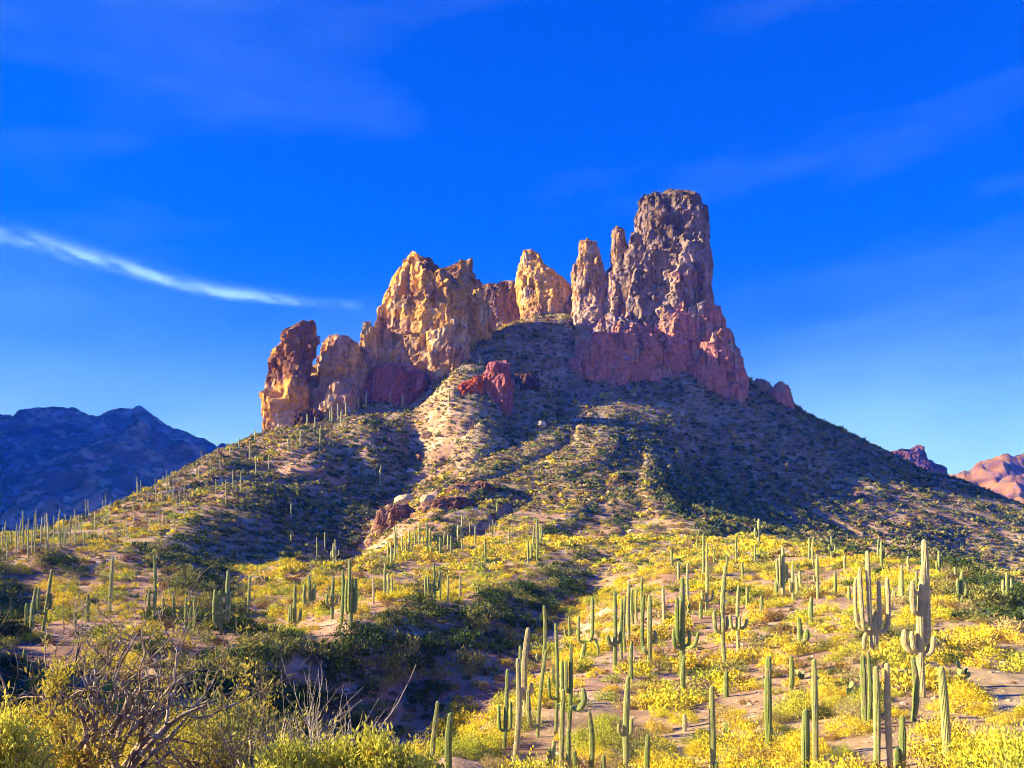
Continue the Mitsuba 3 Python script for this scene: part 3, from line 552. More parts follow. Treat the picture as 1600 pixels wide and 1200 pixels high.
SAGUAROS = [
    (np.float64(21.44), np.float64(51.11), 6.79, np.float64(0.239), [0.055, -0.01], [(-0.02, 2.8, np.float64(0.41), 8.04, np.float64(0.203)), (3.46, 4.37, np.float64(0.47), 5.91, np.float64(0.143)), (3.25, 5.44, np.float64(0.69), 5.61, np.float64(0.119)), (3.04, 2.44, np.float64(0.75), 3.33, np.float64(0.167)), (3.34, 2.47, np.float64(0.41), 3.27, np.float64(0.155)), (-0.38, 2.27, np.float64(0.59), 3.03, np.float64(0.143))], 'tan', 'tallest saguaro at right with low side arms and two upright stems', None, 2),
    (np.float64(25.29), np.float64(67.95), 2.83, np.float64(0.317), [0.008, -0.009], [(3.5, 1.63, np.float64(0.92), 5.87, np.float64(0.159)), (2.9, 1.72, np.float64(1.12), 5.19, np.float64(0.133)), (3.9, 1.85, np.float64(0.48), 7.04, np.float64(0.174)), (-0.6, 1.68, np.float64(0.44), 4.93, np.float64(0.159)), (0.15, 1.63, np.float64(1.1), 5.15, np.float64(0.184)), (3.3, 1.41, np.float64(0.73), 0.44, np.float64(0.143))], 'tan', 'candelabra saguaro with five raised arms and one drooping arm', None, 2),
    (np.float64(16.37), np.float64(45.55), 3.16, np.float64(0.137), [0.02, 0.002], [], 'green', 'left stem of the slim saguaro pair below the candelabra saguaro', None, 2),
    (np.float64(16.3), np.float64(44.86), 3.46, np.float64(0.12), [0.022, -0.021], [], 'green', 'right stem of the slim saguaro pair below the candelabra saguaro', None, 2),
    (np.float64(13.33), np.float64(36.0), 3.61, np.float64(0.156), [0.031, -0.001], [], 'pale', 'bright armless saguaro at the bottom edge, left of its tan neighbour', None, 2),
    (np.float64(13.82), np.float64(36.0), 3.67, np.float64(0.144), [0.008, -0.014], [], 'tan', 'tan armless saguaro leaning at the bottom edge', None, 2),
    (np.float64(13.03), np.float64(33.0), 1.91, np.float64(0.143), [0.057, -0.008], [], 'green', 'short thick green saguaro at the bottom edge, right of the tan leaning one', None, 2),
    (np.float64(12.85), np.float64(33.0), 0.89, 0.115, [0.066, -0.006], [], 'green', 'small saguaro stub at the bottom edge between two bigger ones', None, 2),
    (np.float64(18.77), np.float64(45.86), 2.85, np.float64(0.183), [0.033, -0.009], [], 'green', 'armless green saguaro standing left of the tallest saguaro trunk', None, 2),
    (np.float64(15.47), np.float64(35.0), 3.43, np.float64(0.152), [-0.008, 0.007], [], 'pale', 'rightmost large saguaro, armless, at the bottom edge', None, 2),
    (np.float64(11.64), np.float64(37.8), 3.94, np.float64(0.126), [0.02, -0.001], [], 'pale', 'tall slim pale saguaro behind a shorter green one at the bottom', None, 2),
    (np.float64(10.11), np.float64(34.0), 2.46, np.float64(0.159), [0.033, -0.007], [], 'green', 'short thick green saguaro in front of a tall slim pale one', None, 2),
    (np.float64(26.97), np.float64(87.41), 2.56, np.float64(0.204), [0.033, 0.005], [], 'green', 'short armless saguaro above the double green barrel saguaro', None, 1),
    (np.float64(22.23), np.float64(75.28), 2.35, np.float64(0.251), [0.031, 0.01], [(-0.55, 0.78, np.float64(0.53), 1.46, np.float64(0.226))], 'green', 'stubby green saguaro with one low right arm', None, 2),
    (np.float64(10.59), np.float64(40.32), 4.13, np.float64(0.175), [0.009, -0.003], [], 'green', 'large armless green saguaro standing alone on the right hillside', None, 2),
    (np.float64(16.5), np.float64(57.77), 1.89, np.float64(0.154), [0.031, -0.012], [], 'green', 'small dark saguaro up right of the large lone green one', None, 2),
    (np.float64(13.0), np.float64(59.31), 1.41, np.float64(0.158), [0.023, -0.002], [], 'green', 'very short saguaro below the cross shaped tall one', None, 2),
    (np.float64(8.18), np.float64(40.0), 3.23, np.float64(0.133), [-0.001, -0.015], [], 'pale', 'slim pale armless saguaro at the bottom centre right', None, 2),
    (np.float64(8.88), np.float64(50.42), 0.8, np.float64(0.134), [0.019, 0.0], [], 'tan', 'tiny brown saguaro stump on bare ground', None, 2),
    (np.float64(4.67), np.float64(40.0), 4.0, np.float64(0.133), [0.026, -0.0], [(3.38, 1.8, np.float64(0.3), 2.15, np.float64(0.08)), (-0.57, 1.82, np.float64(0.23), 2.36, np.float64(0.093))], 'pale', 'saguaro at the bottom with two tiny arms at mid height', None, 2),
    (np.float64(4.94), np.float64(36.0), 1.98, np.float64(0.12), [0.019, -0.005], [], 'green', 'green saguaro top at the bottom edge right of centre', None, 2),
    (np.float64(7.42), np.float64(36.0), 0.8, 0.115, [0.03, -0.013], [], 'green', 'saguaro tip just above the bottom edge', None, 2),
    (np.float64(15.85), np.float64(72.51), 7.43, np.float64(0.193), [0.023, -0.016], [(3.13, 2.67, np.float64(0.53), 4.09, np.float64(0.155)), (-0.12, 2.76, np.float64(0.34), 3.66, np.float64(0.135)), (-1.62, 2.67, np.float64(0.39), 3.52, np.float64(0.135))], 'pale', 'cross shaped tall saguaro with arms in the middle of the right hillside', None, 2),
    (np.float64(18.22), np.float64(78.26), 5.31, np.float64(0.183), [0.025, 0.009], [(3.2, 2.03, np.float64(0.52), 3.0, np.float64(0.155)), (-0.46, 2.08, np.float64(0.7), 2.75, np.float64(0.146)), (-1.3, 1.98, np.float64(0.35), 2.85, np.float64(0.128))], 'pale', 'saguaro with a low ring of arms right of the cross shaped one', None, 1),
    (np.float64(11.31), np.float64(64.67), 7.19, np.float64(0.194), [0.013, 0.0], [(3.45, 2.83, np.float64(0.59), 3.93, np.float64(0.136)), (-0.54, 2.92, np.float64(0.5), 3.8, np.float64(0.126)), (-0.74, 2.88, np.float64(1.09), 3.72, np.float64(0.126)), (3.83, 3.09, np.float64(0.45), 5.96, np.float64(0.155))], 'green', 'tall saguaro with a crown of short arms at its middle', None, 2),
    (np.float64(11.02), np.float64(62.58), 2.42, np.float64(0.167), [0.019, 0.012], [], 'green', 'short green saguaro in front of the crowned tall saguaro', None, 2),
    (np.float64(19.62), np.float64(100.79), 1.63, np.float64(0.202), [0.021, -0.014], [], 'green', 'short saguaro left of the cross shaped saguaro, far up', None, 1),
    (np.float64(18.03), np.float64(98.68), 2.12, np.float64(0.197), [0.019, 0.009], [], 'green', 'short saguaro behind the crowned tall saguaro', None, 1),
    (np.float64(21.13), np.float64(105.24), 5.23, np.float64(0.193), [0.021, -0.013], [(3.35, 1.28, np.float64(0.5), 2.18, np.float64(0.154)), (0.09, 1.28, np.float64(0.63), 2.25, np.float64(0.154))], 'pale', 'slim saguaro with two curled arms on the upper right hillside', None, 1),
    (np.float64(31.57), np.float64(112.84), 5.94, np.float64(0.226), [0.03, 0.017], [(3.21, 1.54, np.float64(0.6), 4.45, np.float64(0.169)), (-0.08, 1.92, np.float64(0.45), 4.0, np.float64(0.169)), (3.6, 1.32, np.float64(0.38), 5.05, np.float64(0.135))], 'pale', 'saguaro with three arms close to its stem, upper right hillside', None, 1),
    (np.float64(31.02), np.float64(106.89), 4.29, np.float64(0.178), [0.031, 0.01], [(-0.33, 0.98, np.float64(0.45), 2.8, np.float64(0.16)), (3.19, 1.19, np.float64(0.3), 2.24, np.float64(0.125))], 'pale', 'slim saguaro with one long right arm, upper right hillside', None, 1),
    (np.float64(33.67), np.float64(106.5), 4.63, np.float64(0.195), [0.018, -0.001], [(3.09, 1.95, np.float64(0.33), 2.51, np.float64(0.117))], 'pale', 'thick stemmed slim saguaro left above the candelabra saguaro', None, 1),
    (np.float64(15.38), np.float64(98.42), 4.12, np.float64(0.164), [0.001, -0.005], [], 'tan', 'slim tan saguaro between the clusters and the crowned saguaro', None, 1),
    (np.float64(20.09), np.float64(110.13), 4.61, np.float64(0.165), [0.003, 0.002], [], 'tan', 'slim armless tan saguaro above the crowned saguaro', None, 1),
    (np.float64(25.29), np.float64(104.32), 2.19, np.float64(0.191), [0.026, -0.0], [], 'green', 'short armless saguaro in the middle of the right hillside', None, 1),
    (np.float64(25.94), np.float64(100.72), 1.64, np.float64(0.201), [0.027, 0.007], [], 'green', 'short dark saguaro beside pale bare ground', None, 1),
    (np.float64(7.57), np.float64(71.69), 5.7, np.float64(0.191), [0.011, -0.004], [(3.34, 2.0, np.float64(0.49), 2.51, np.float64(0.153)), (-0.03, 2.09, np.float64(0.38), 2.79, np.float64(0.153))], 'green', 'left stem of the saguaro cluster at the ravine edge', None, 2),
    (np.float64(8.84), np.float64(78.65), 4.76, np.float64(0.157), [0.023, 0.001], [], 'green', 'second stem of the saguaro cluster at the ravine edge', None, 1),
    (np.float64(9.63), np.float64(82.76), 4.74, np.float64(0.138), [0.012, -0.01], [], 'green', 'third thin stem of the saguaro cluster at the ravine edge', None, 1),
    (np.float64(11.08), np.float64(91.99), 5.71, np.float64(0.215), [0.013, 0.011], [], 'pale', 'tallest stem of the saguaro cluster at the ravine edge', None, 1),
    (np.float64(13.11), np.float64(105.16), 3.58, np.float64(0.175), [-0.006, -0.016], [], 'green', 'thin stem behind the saguaro cluster at the ravine edge', None, 1),
    (np.float64(10.91), np.float64(80.95), 4.8, np.float64(0.216), [0.025, -0.014], [], 'green', 'left of the twin saguaros beside the ravine cluster', None, 2),
    (np.float64(10.67), np.float64(75.58), 5.22, np.float64(0.202), [0.015, -0.015], [(-0.02, 1.71, np.float64(0.45), 2.45, np.float64(0.161)), (3.13, 0.88, np.float64(0.4), 1.27, np.float64(0.141))], 'pale', 'right of the twin saguaros, with a small low arm', None, 2),
    (np.float64(8.33), np.float64(67.97), 2.5, np.float64(0.159), [0.013, -0.012], [], 'green', 'short saguaro below the ravine edge cluster', None, 1),
    (np.float64(14.08), np.float64(105.16), 4.69, np.float64(0.158), [0.014, -0.014], [], 'green', 'thin tall saguaro behind the twin saguaros', None, 1),
    (np.float64(13.63), np.float64(105.97), 3.18, np.float64(0.141), [0.014, 0.005], [], 'green', 'thin shorter saguaro behind the twin saguaros', None, 1),
    (np.float64(-3.46), np.float64(42.0), 3.16, 0.115, [0.086, -0.013], [], 'pale', 'leaning saguaro at the bottom, left of a green one', None, 2),
    (np.float64(-2.6), np.float64(41.0), 2.54, np.float64(0.15), [0.013, -0.015], [], 'green', 'green armless saguaro at the bottom left of the saguaro thicket', None, 2),
    (np.float64(-0.39), np.float64(49.61), 3.9, np.float64(0.116), [0.041, 0.007], [(3.28, 0.97, np.float64(0.3), 2.12, np.float64(0.098)), (-0.39, 0.97, np.float64(0.29), 2.31, np.float64(0.093))], 'green', 'saguaro with two raised arms at the left of the thicket', None, 1),
    (np.float64(0.03), np.float64(44.0), 5.11, np.float64(0.147), [0.045, -0.0], [], 'tan', 'tall leaning tan saguaro in the thicket', None, 2),
    (np.float64(0.63), np.float64(64.14), 3.72, np.float64(0.15), [-0.022, -0.005], [], 'green', 'green saguaro behind the tall leaning tan one', None, 1),
    (np.float64(0.86), np.float64(59.65), 4.85, np.float64(0.179), [0.026, -0.001], [(3.83, 0.76, np.float64(0.31), 1.33, np.float64(0.107)), (0.08, 0.95, np.float64(0.4), 1.53, np.float64(0.143))], 'tan', 'wide tan topped saguaro at the ravine edge', None, 2),
    (np.float64(1.36), np.float64(52.21), 4.49, np.float64(0.139), [0.102, -0.015], [(3.88, 0.66, np.float64(0.65), 2.47, np.float64(0.125))], 'pale', 'leaning saguaro with one wide left arm', None, 2),
    (np.float64(3.41), np.float64(106.04), 6.07, np.float64(0.247), [0.015, -0.002], [(3.73, 0.26, np.float64(0.85), 0.95, np.float64(0.173))], 'green', 'slim saguaro standing against the dark ravine', None, 1),
    (np.float64(2.31), np.float64(52.11), 5.9, np.float64(0.122), [0.005, 0.003], [(-0.39, 1.72, np.float64(0.3), 3.94, np.float64(0.109)), (3.06, 2.86, np.float64(0.21), 3.74, np.float64(0.085)), (3.76, 2.06, np.float64(0.51), 3.13, np.float64(0.085))], 'green', 'tall saguaro with three arms in the thicket', None, 1),
    (np.float64(2.86), np.float64(49.93), 4.99, np.float64(0.133), [0.032, -0.006], [(-0.62, 1.99, np.float64(0.82), 2.83, np.float64(0.146)), (3.47, 2.73, np.float64(0.23), 4.21, np.float64(0.093))], 'green', 'saguaro with one thick hooked right arm', None, 2),
    (np.float64(2.15), np.float64(43.0), 3.71, np.float64(0.143), [0.029, 0.001], [], 'pale', 'armless pale saguaro in front of the hooked arm saguaro', None, 2),
    (np.float64(2.34), np.float64(41.0), 2.1, np.float64(0.123), [0.008, 0.023], [], 'green', 'green armless saguaro at the bottom of the thicket', None, 2),
    (np.float64(3.32), np.float64(42.0), 2.66, np.float64(0.126), [-0.0, 0.006], [], 'green', 'armless saguaro right of the thicket at the bottom edge', None, 2),
    (np.float64(1.57), np.float64(41.0), 1.4, np.float64(0.123), [0.006, -0.019], [], 'green', 'low saguaro stub at the bottom edge of the thicket', None, 2),
    (np.float64(1.79), np.float64(42.0), 1.59, 0.115, [0.007, 0.021], [], 'pale', 'thin saguaro stub at the bottom edge of the thicket', None, 1),
    (np.float64(2.56), np.float64(40.0), 1.25, np.float64(0.133), [-0.01, 0.004], [], 'green', 'thick saguaro stub at the bottom edge right of the thicket', None, 2),
    (np.float64(3.7), np.float64(40.0), 0.93, 0.115, [0.019, -0.011], [], 'green', 'saguaro tip at the bottom edge between two taller saguaros', None, 2),
    (np.float64(5.66), np.float64(79.78), 1.81, np.float64(0.186), [0.182, 0.011], [(2.99, 1.91, np.float64(0.54), 3.94, np.float64(0.14)), (-0.57, 2.07, np.float64(0.63), 5.4, np.float64(0.168)), (-0.44, 2.07, np.float64(1.06), 0.93, np.float64(0.112))], 'green', 'Y shaped saguaro in front of the dark ravine mouth', None, 1),
    (np.float64(6.62), np.float64(113.07), 3.45, np.float64(0.17), [0.006, -0.012], [], 'green', 'small shaded saguaro left of the Y shaped one', None, 1),
    (np.float64(6.27), np.float64(116.18), 2.01, np.float64(0.136), [0.006, 0.001], [], 'green', 'smallest shaded saguaro at the ravine mouth', None, 0),
    (np.float64(-23.27), np.float64(104.15), 4.56, np.float64(0.208), [-0.024, 0.013], [(3.4, 0.61, np.float64(0.57), 2.31, np.float64(0.167)), (-0.15, 0.81, np.float64(0.56), 1.97, np.float64(0.167)), (3.76, 0.74, np.float64(0.43), 2.65, np.float64(0.125))], 'green', 'saguaro with low arms on the middle shelf', None, 1),
    (np.float64(-26.49), np.float64(126.5), 4.31, np.float64(0.232), [-0.022, -0.015], [(3.71, 0.57, np.float64(0.7), 3.06, np.float64(0.209)), (-0.39, 0.74, np.float64(0.73), 3.06, np.float64(0.186)), (-0.22, 0.49, np.float64(0.39), 2.48, np.float64(0.162))], 'green', 'bushy many armed saguaro on the shelf edge', None, 1),
    (np.float64(-20.01), np.float64(107.91), 4.59, np.float64(0.198), [0.012, -0.012], [(3.44, 1.62, np.float64(0.6), 2.68, np.float64(0.158)), (-0.13, 1.69, np.float64(0.51), 2.11, np.float64(0.158))], 'green', 'slim saguaro with short arms on the yellow middle hill', None, 1),
    (np.float64(-17.95), np.float64(101.96), 5.6, np.float64(0.204), [0.018, -0.006], [], 'green', 'armless saguaro left of the middle candelabra saguaro', None, 1),
    (np.float64(-16.9), np.float64(101.65), 4.66, np.float64(0.237), [0.011, 0.001], [(3.03, 1.13, np.float64(0.55), 4.46, np.float64(0.166)), (-1.89, 1.13, np.float64(0.4), 6.61, np.float64(0.178)), (-0.56, 1.19, np.float64(0.64), 4.6, np.float64(0.178)), (-0.57, 1.13, np.float64(0.4), 3.66, np.float64(0.142))], 'green', 'candelabra saguaro on the yellow middle hill', None, 1),
    (np.float64(-17.03), np.float64(118.72), 3.02, np.float64(0.178), [-0.015, 0.006], [], 'tan', 'small armless saguaro on the yellow middle hill', None, 1),
    (np.float64(-16.71), np.float64(126.95), 4.26, np.float64(0.178), [0.006, 0.022], [(-0.21, 0.74, np.float64(0.43), 2.75, np.float64(0.142))], 'pale', 'slim saguaro in a row of four on the middle hill', None, 1),
    (np.float64(-15.75), np.float64(126.62), 2.5, np.float64(0.16), [-0.013, 0.002], [], 'pale', 'right end saguaro of a row of four on the middle hill', None, 1),
    (np.float64(-16.0), np.float64(124.65), 2.94, np.float64(0.158), [0.015, 0.009], [], 'pale', 'third saguaro of a row of four on the middle hill', None, 1),
    (np.float64(-9.81), np.float64(121.66), 4.93, np.float64(0.203), [-0.009, -0.011], [(3.37, 1.41, np.float64(0.75), 3.25, np.float64(0.142)), (-0.14, 1.65, np.float64(0.57), 3.41, np.float64(0.162))], 'green', 'saguaro with wide arms above the gold bush', None, 1),
    (np.float64(-11.4), np.float64(127.68), 2.85, np.float64(0.153), [-0.009, 0.008], [], 'green', 'slim saguaro left of the wide armed one above the gold bush', None, 0),
    (np.float64(-9.35), np.float64(125.18), 3.78, np.float64(0.167), [-0.008, 0.019], [], 'green', 'slim saguaro right of the wide armed one above the gold bush', None, 1),
    (np.float64(-8.28), np.float64(124.66), 3.35, np.float64(0.166), [0.005, 0.0], [], 'pale', 'lone slim saguaro above the gold bush', None, 1),
    (np.float64(-6.82), np.float64(127.26), 3.01, np.float64(0.17), [-0.006, -0.018], [], 'tan', 'rightmost slim saguaro above the gold bush', None, 1),
    (np.float64(-43.74), np.float64(90.54), 5.56, np.float64(0.181), [0.089, 0.023], [(3.73, 1.63, np.float64(0.65), 3.83, np.float64(0.145)), (-0.54, 2.11, np.float64(0.63), 3.35, np.float64(0.127))], 'green', 'leaning saguaro with two arms at far left', None, 1),
    (np.float64(-43.65), np.float64(88.12), 4.25, np.float64(0.206), [0.057, 0.017], [], 'green', 'tall stem of the saguaro clump at far left', None, 1),
    (np.float64(-44.45), np.float64(88.89), 2.61, np.float64(0.178), [-0.053, 0.0], [], 'green', 'short stem of the saguaro clump at far left', None, 1),
    (np.float64(-44.06), np.float64(88.82), 2.73, np.float64(0.148), [-0.009, -0.022], [], 'green', 'middle stem of the saguaro clump at far left', None, 1),
    (np.float64(-47.04), np.float64(113.24), 6.16, np.float64(0.208), [0.017, -0.005], [], 'pale', 'tall armless saguaro against the dark bank at left', None, 1),
    (np.float64(-36.52), np.float64(98.69), 6.74, np.float64(0.197), [-0.02, -0.006], [(3.44, 1.54, np.float64(0.55), 3.29, np.float64(0.158))], 'green', 'tall saguaro with one low left arm on the left shelf', None, 1),
    (np.float64(-42.97), np.float64(98.23), 2.57, np.float64(0.196), [-0.021, -0.01], [], 'green', 'short green saguaro on the left shelf', None, 1),
    (np.float64(-42.36), np.float64(94.07), 1.28, np.float64(0.188), [-0.048, -0.003], [], 'green', 'tiny saguaro on the left shelf', None, 1),
    (np.float64(-37.03), np.float64(102.77), 1.95, np.float64(0.171), [-0.003, -0.003], [], 'green', 'short saguaro right of the tall one armed saguaro', None, 1),
    (np.float64(-35.96), np.float64(103.02), 2.35, np.float64(0.172), [-0.037, -0.005], [], 'green', 'short slim saguaro in the middle of the left shelf', None, 1),
    (np.float64(-31.25), np.float64(94.1), 2.33, np.float64(0.157), [0.018, -0.011], [(3.01, 0.36, np.float64(0.44), 3.38, np.float64(0.125)), (-0.25, 0.48, np.float64(0.39), 3.56, np.float64(0.11)), (-0.31, 0.36, np.float64(0.59), 2.27, np.float64(0.125))], 'green', 'clump saguaro with four stems on the left shelf', None, 1),
    (np.float64(-28.2), np.float64(94.09), 4.1, np.float64(0.22), [-0.047, -0.011], [(3.65, 1.02, np.float64(0.65), 4.22, np.float64(0.187)), (-0.28, 1.33, np.float64(0.59), 6.02, np.float64(0.198)), (-0.24, 1.2, np.float64(0.84), 4.1, np.float64(0.154)), (3.43, 1.14, np.float64(0.37), 3.79, np.float64(0.154))], 'green', 'candelabra saguaro with tall right arm on the left shelf', None, 1),
    (np.float64(-34.37), np.float64(126.32), 4.46, np.float64(0.253), [0.027, -0.02], [], 'pale', 'armless saguaro at the right of the left shelf', None, 1),
    (np.float64(-37.59), np.float64(75.12), 1.15, np.float64(0.15), [-0.054, 0.023], [], 'green', 'shaded saguaro low at the left edge', None, 1),
    (np.float64(17.55), np.float64(36.43), 0.92, 0.115, [0.052, 0.011], [], 'tan', 'broken dead saguaro stump beside another near the right edge', None, 1),
    (np.float64(17.95), np.float64(36.72), 1.09, 0.115, [0.053, -0.012], [], 'tan', 'taller broken dead saguaro stump near the right edge', None, 2),
    (np.float64(-32.97), np.float64(178.74), 4.49, np.float64(0.2), [-0.036, -0.029], [(3.85, 1.88, np.float64(0.63), 3.07, np.float64(0.156))], 'pale', 'small slim saguaro in the crowd below the middle knoll', 'saguaros at the foot of the middle knoll', 0),
    (np.float64(-49.69), np.float64(245.31), 5.85, np.float64(0.204), [-0.033, 0.008], [], 'green', 'small slim saguaro in the crowd below the middle knoll', 'saguaros at the foot of the middle knoll', 0),
    (np.float64(-50.79), np.float64(261.7), 5.68, np.float64(0.218), [-0.035, -0.001], [], 'pale', 'small slim saguaro in the crowd below the middle knoll', 'saguaros at the foot of the middle knoll', 0),
    (np.float64(-40.79), np.float64(222.67), 6.05, np.float64(0.2), [-0.032, 0.026], [(3.14, 2.06, np.float64(0.74), 3.83, np.float64(0.156)), (-0.13, 2.36, np.float64(0.75), 3.54, np.float64(0.156))], 'pale', 'small slim saguaro in the crowd below the middle knoll', 'saguaros at the foot of the middle knoll', 0),
    (np.float64(-23.51), np.float64(196.53), 6.25, np.float64(0.2), [-0.023, -0.012], [(3.6, 2.33, np.float64(0.58), 4.15, np.float64(0.156))], 'pale', 'small slim saguaro in the crowd below the middle knoll', 'saguaros at the foot of the middle knoll', 0),
    (np.float64(-22.67), np.float64(185.54), 6.53, np.float64(0.2), [-0.013, 0.006], [], 'pale', 'small slim saguaro in the crowd below the middle knoll', 'saguaros at the foot of the middle knoll', 0),
    (np.float64(-22.33), np.float64(178.04), 3.98, np.float64(0.2), [-0.016, -0.01], [], 'pale', 'small slim saguaro in the crowd below the middle knoll', 'saguaros at the foot of the middle knoll', 0),
    (np.float64(-20.54), np.float64(192.04), 5.48, np.float64(0.2), [0.009, 0.003], [(-0.09, 1.39, np.float64(0.64), 2.67, np.float64(0.156)), (3.22, 1.39, np.float64(0.51), 2.92, np.float64(0.156))], 'pale', 'small slim saguaro in the crowd below the middle knoll', 'saguaros at the foot of the middle knoll', 0),
    (np.float64(-21.15), np.float64(209.25), 4.84, np.float64(0.2), [-0.028, 0.017], [], 'pale', 'small slim saguaro in the crowd below the middle knoll', 'saguaros at the foot of the middle knoll', 0),
    (np.float64(-20.38), np.float64(211.31), 5.48, np.float64(0.2), [0.012, -0.025], [], 'pale', 'small slim saguaro in the crowd below the middle knoll', 'saguaros at the foot of the middle knoll', 0),
    (np.float64(-17.67), np.float64(199.94), 6.64, np.float64(0.2), [-0.022, 0.014], [(3.18, 1.71, np.float64(0.8), 3.57, np.float64(0.156)), (-0.37, 1.71, np.float64(0.57), 4.37, np.float64(0.156))], 'green', 'small slim saguaro in the crowd below the middle knoll', 'saguaros at the foot of the middle knoll', 0),
    (np.float64(-17.4), np.float64(204.49), 4.89, np.float64(0.2), [-0.003, -0.008], [], 'pale', 'small slim saguaro in the crowd below the middle knoll', 'saguaros at the foot of the middle knoll', 0),
    (np.float64(-15.56), np.float64(200.12), 3.69, np.float64(0.2), [0.02, 0.021], [], 'green', 'small slim saguaro in the crowd below the middle knoll', 'saguaros at the foot of the middle knoll', 0),
    (np.float64(-14.77), np.float64(209.56), 3.73, np.float64(0.2), [0.024, 0.004], [(3.76, 0.94, np.float64(0.69), 2.19, np.float64(0.156)), (-0.39, 0.94, np.float64(0.61), 2.33, np.float64(0.156))], 'pale', 'small slim saguaro in the crowd below the middle knoll', 'saguaros at the foot of the middle knoll', 0),
    (np.float64(-10.8), np.float64(208.33), 8.29, np.float64(0.2), [0.004, 0.0], [(3.45, 3.02, np.float64(0.73), 5.51, np.float64(0.156))], 'pale', 'small slim saguaro in the crowd below the middle knoll', 'saguaros at the foot of the middle knoll', 0),
    (np.float64(-12.95), np.float64(231.63), 4.61, np.float64(0.2), [-0.032, -0.002], [], 'pale', 'small slim saguaro in the crowd below the middle knoll', 'saguaros at the foot of the middle knoll', 0),
    (np.float64(-10.91), np.float64(248.3), 4.12, np.float64(0.207), [0.021, -0.002], [], 'green', 'small slim saguaro in the crowd below the middle knoll', 'saguaros at the foot of the middle knoll', 0),
    (np.float64(-8.61), np.float64(223.06), 4.45, np.float64(0.2), [0.026, -0.026], [], 'pale', 'small slim saguaro in the crowd below the middle knoll', 'saguaros at the foot of the middle knoll', 0),
    (np.float64(-4.94), np.float64(239.38), 4.44, np.float64(0.2), [0.025, -0.029], [(3.32, 1.25, np.float64(0.65), 3.16, np.float64(0.156)), (-0.7, 1.25, np.float64(0.83), 3.48, np.float64(0.156))], 'green', 'small slim saguaro in the crowd below the middle knoll', 'saguaros at the foot of the middle knoll', 0),
    (np.float64(-4.23), np.float64(275.41), 4.48, np.float64(0.23), [-0.02, -0.013], [], 'pale', 'small slim saguaro in the crowd below the middle knoll', 'saguaros at the foot of the middle knoll', 0),
    (np.float64(0.0), np.float64(241.39), 2.52, np.float64(0.201), [-0.056, 0.009], [(-0.73, 0.59, np.float64(0.86), 2.2, np.float64(0.157))], 'pale', 'small slim saguaro in the crowd below the middle knoll', 'saguaros at the foot of the middle knoll', 0),
    (np.float64(-0.59), np.float64(221.93), 3.22, np.float64(0.2), [-0.032, -0.008], [], 'green', 'small slim saguaro in the crowd below the middle knoll', 'saguaros at the foot of the middle knoll', 0),
    (np.float64(4.65), np.float64(179.38), 8.22, np.float64(0.2), [-0.008, -0.011], [(3.09, 4.51, np.float64(0.72), 6.66, np.float64(0.156)), (-0.38, 4.27, np.float64(0.77), 6.9, np.float64(0.156))], 'green', 'small slim saguaro in the crowd below the middle knoll', 'saguaros at the foot of the middle knoll', 0),
    (np.float64(4.56), np.float64(201.61), 4.54, np.float64(0.2), [0.02, -0.002], [], 'pale', 'small slim saguaro in the crowd below the middle knoll', 'saguaros at the foot of the middle knoll', 0),
    (np.float64(6.43), np.float64(214.69), 4.0, np.float64(0.2), [-0.028, 0.008], [], 'green', 'small slim saguaro in the crowd below the middle knoll', 'saguaros at the foot of the middle knoll', 0),
    (np.float64(2.94), np.float64(177.12), 4.09, np.float64(0.2), [-0.012, -0.011], [], 'green', 'small slim saguaro in the crowd below the middle knoll', 'saguaros at the foot of the middle knoll', 0),
    (np.float64(3.76), np.float64(182.57), 3.13, np.float64(0.2), [-0.017, -0.004], [], 'green', 'small slim saguaro in the crowd below the middle knoll', 'saguaros at the foot of the middle knoll', 0),
    (np.float64(-4.97), np.float64(182.54), 4.44, np.float64(0.2), [-0.026, -0.004], [(3.16, 1.17, np.float64(0.49), 2.14, np.float64(0.156))], 'green', 'small slim saguaro in the crowd below the middle knoll', 'saguaros at the foot of the middle knoll', 0),
    (np.float64(-13.74), np.float64(206.7), 3.55, np.float64(0.2), [-0.014, 0.011], [], 'pale', 'small slim saguaro in the crowd below the middle knoll', 'saguaros at the foot of the middle knoll', 0),
    (np.float64(-14.67), np.float64(197.15), 3.63, np.float64(0.2), [-0.03, 0.01], [], 'green', 'small slim saguaro in the crowd below the middle knoll', 'saguaros at the foot of the middle knoll', 0),
    (np.float64(-12.51), np.float64(198.23), 3.66, np.float64(0.2), [-0.012, 0.006], [], 'green', 'small slim saguaro in the crowd below the middle knoll', 'saguaros at the foot of the middle knoll', 0),
    (np.float64(-24.29), np.float64(187.55), 3.73, np.float64(0.2), [0.006, 0.007], [], 'pale', 'small slim saguaro in the crowd below the middle knoll', 'saguaros at the foot of the middle knoll', 0),
    (np.float64(-23.47), np.float64(205.33), 3.79, np.float64(0.2), [-0.016, -0.021], [], 'pale', 'small slim saguaro in the crowd below the middle knoll', 'saguaros at the foot of the middle knoll', 0),
    (np.float64(31.95), np.float64(158.35), 3.76, np.float64(0.2), [0.046, 0.0], [], 'pale', 'small saguaro near the crest of the right hillside', 'small saguaros along the crest of the right hillside', 1),
    (np.float64(27.44), np.float64(138.38), 5.65, np.float64(0.2), [0.023, 0.021], [], 'green', 'small saguaro near the crest of the right hillside', 'small saguaros along the crest of the right hillside', 1),
    (np.float64(37.3), np.float64(194.15), 2.44, np.float64(0.2), [0.052, -0.002], [], 'green', 'small saguaro near the crest of the right hillside', 'small saguaros along the crest of the right hillside', 0),
    (np.float64(33.12), np.float64(148.55), 2.15, np.float64(0.2), [0.007, -0.002], [], 'green', 'small saguaro near the crest of the right hillside', 'small saguaros along the crest of the right hillside', 1),
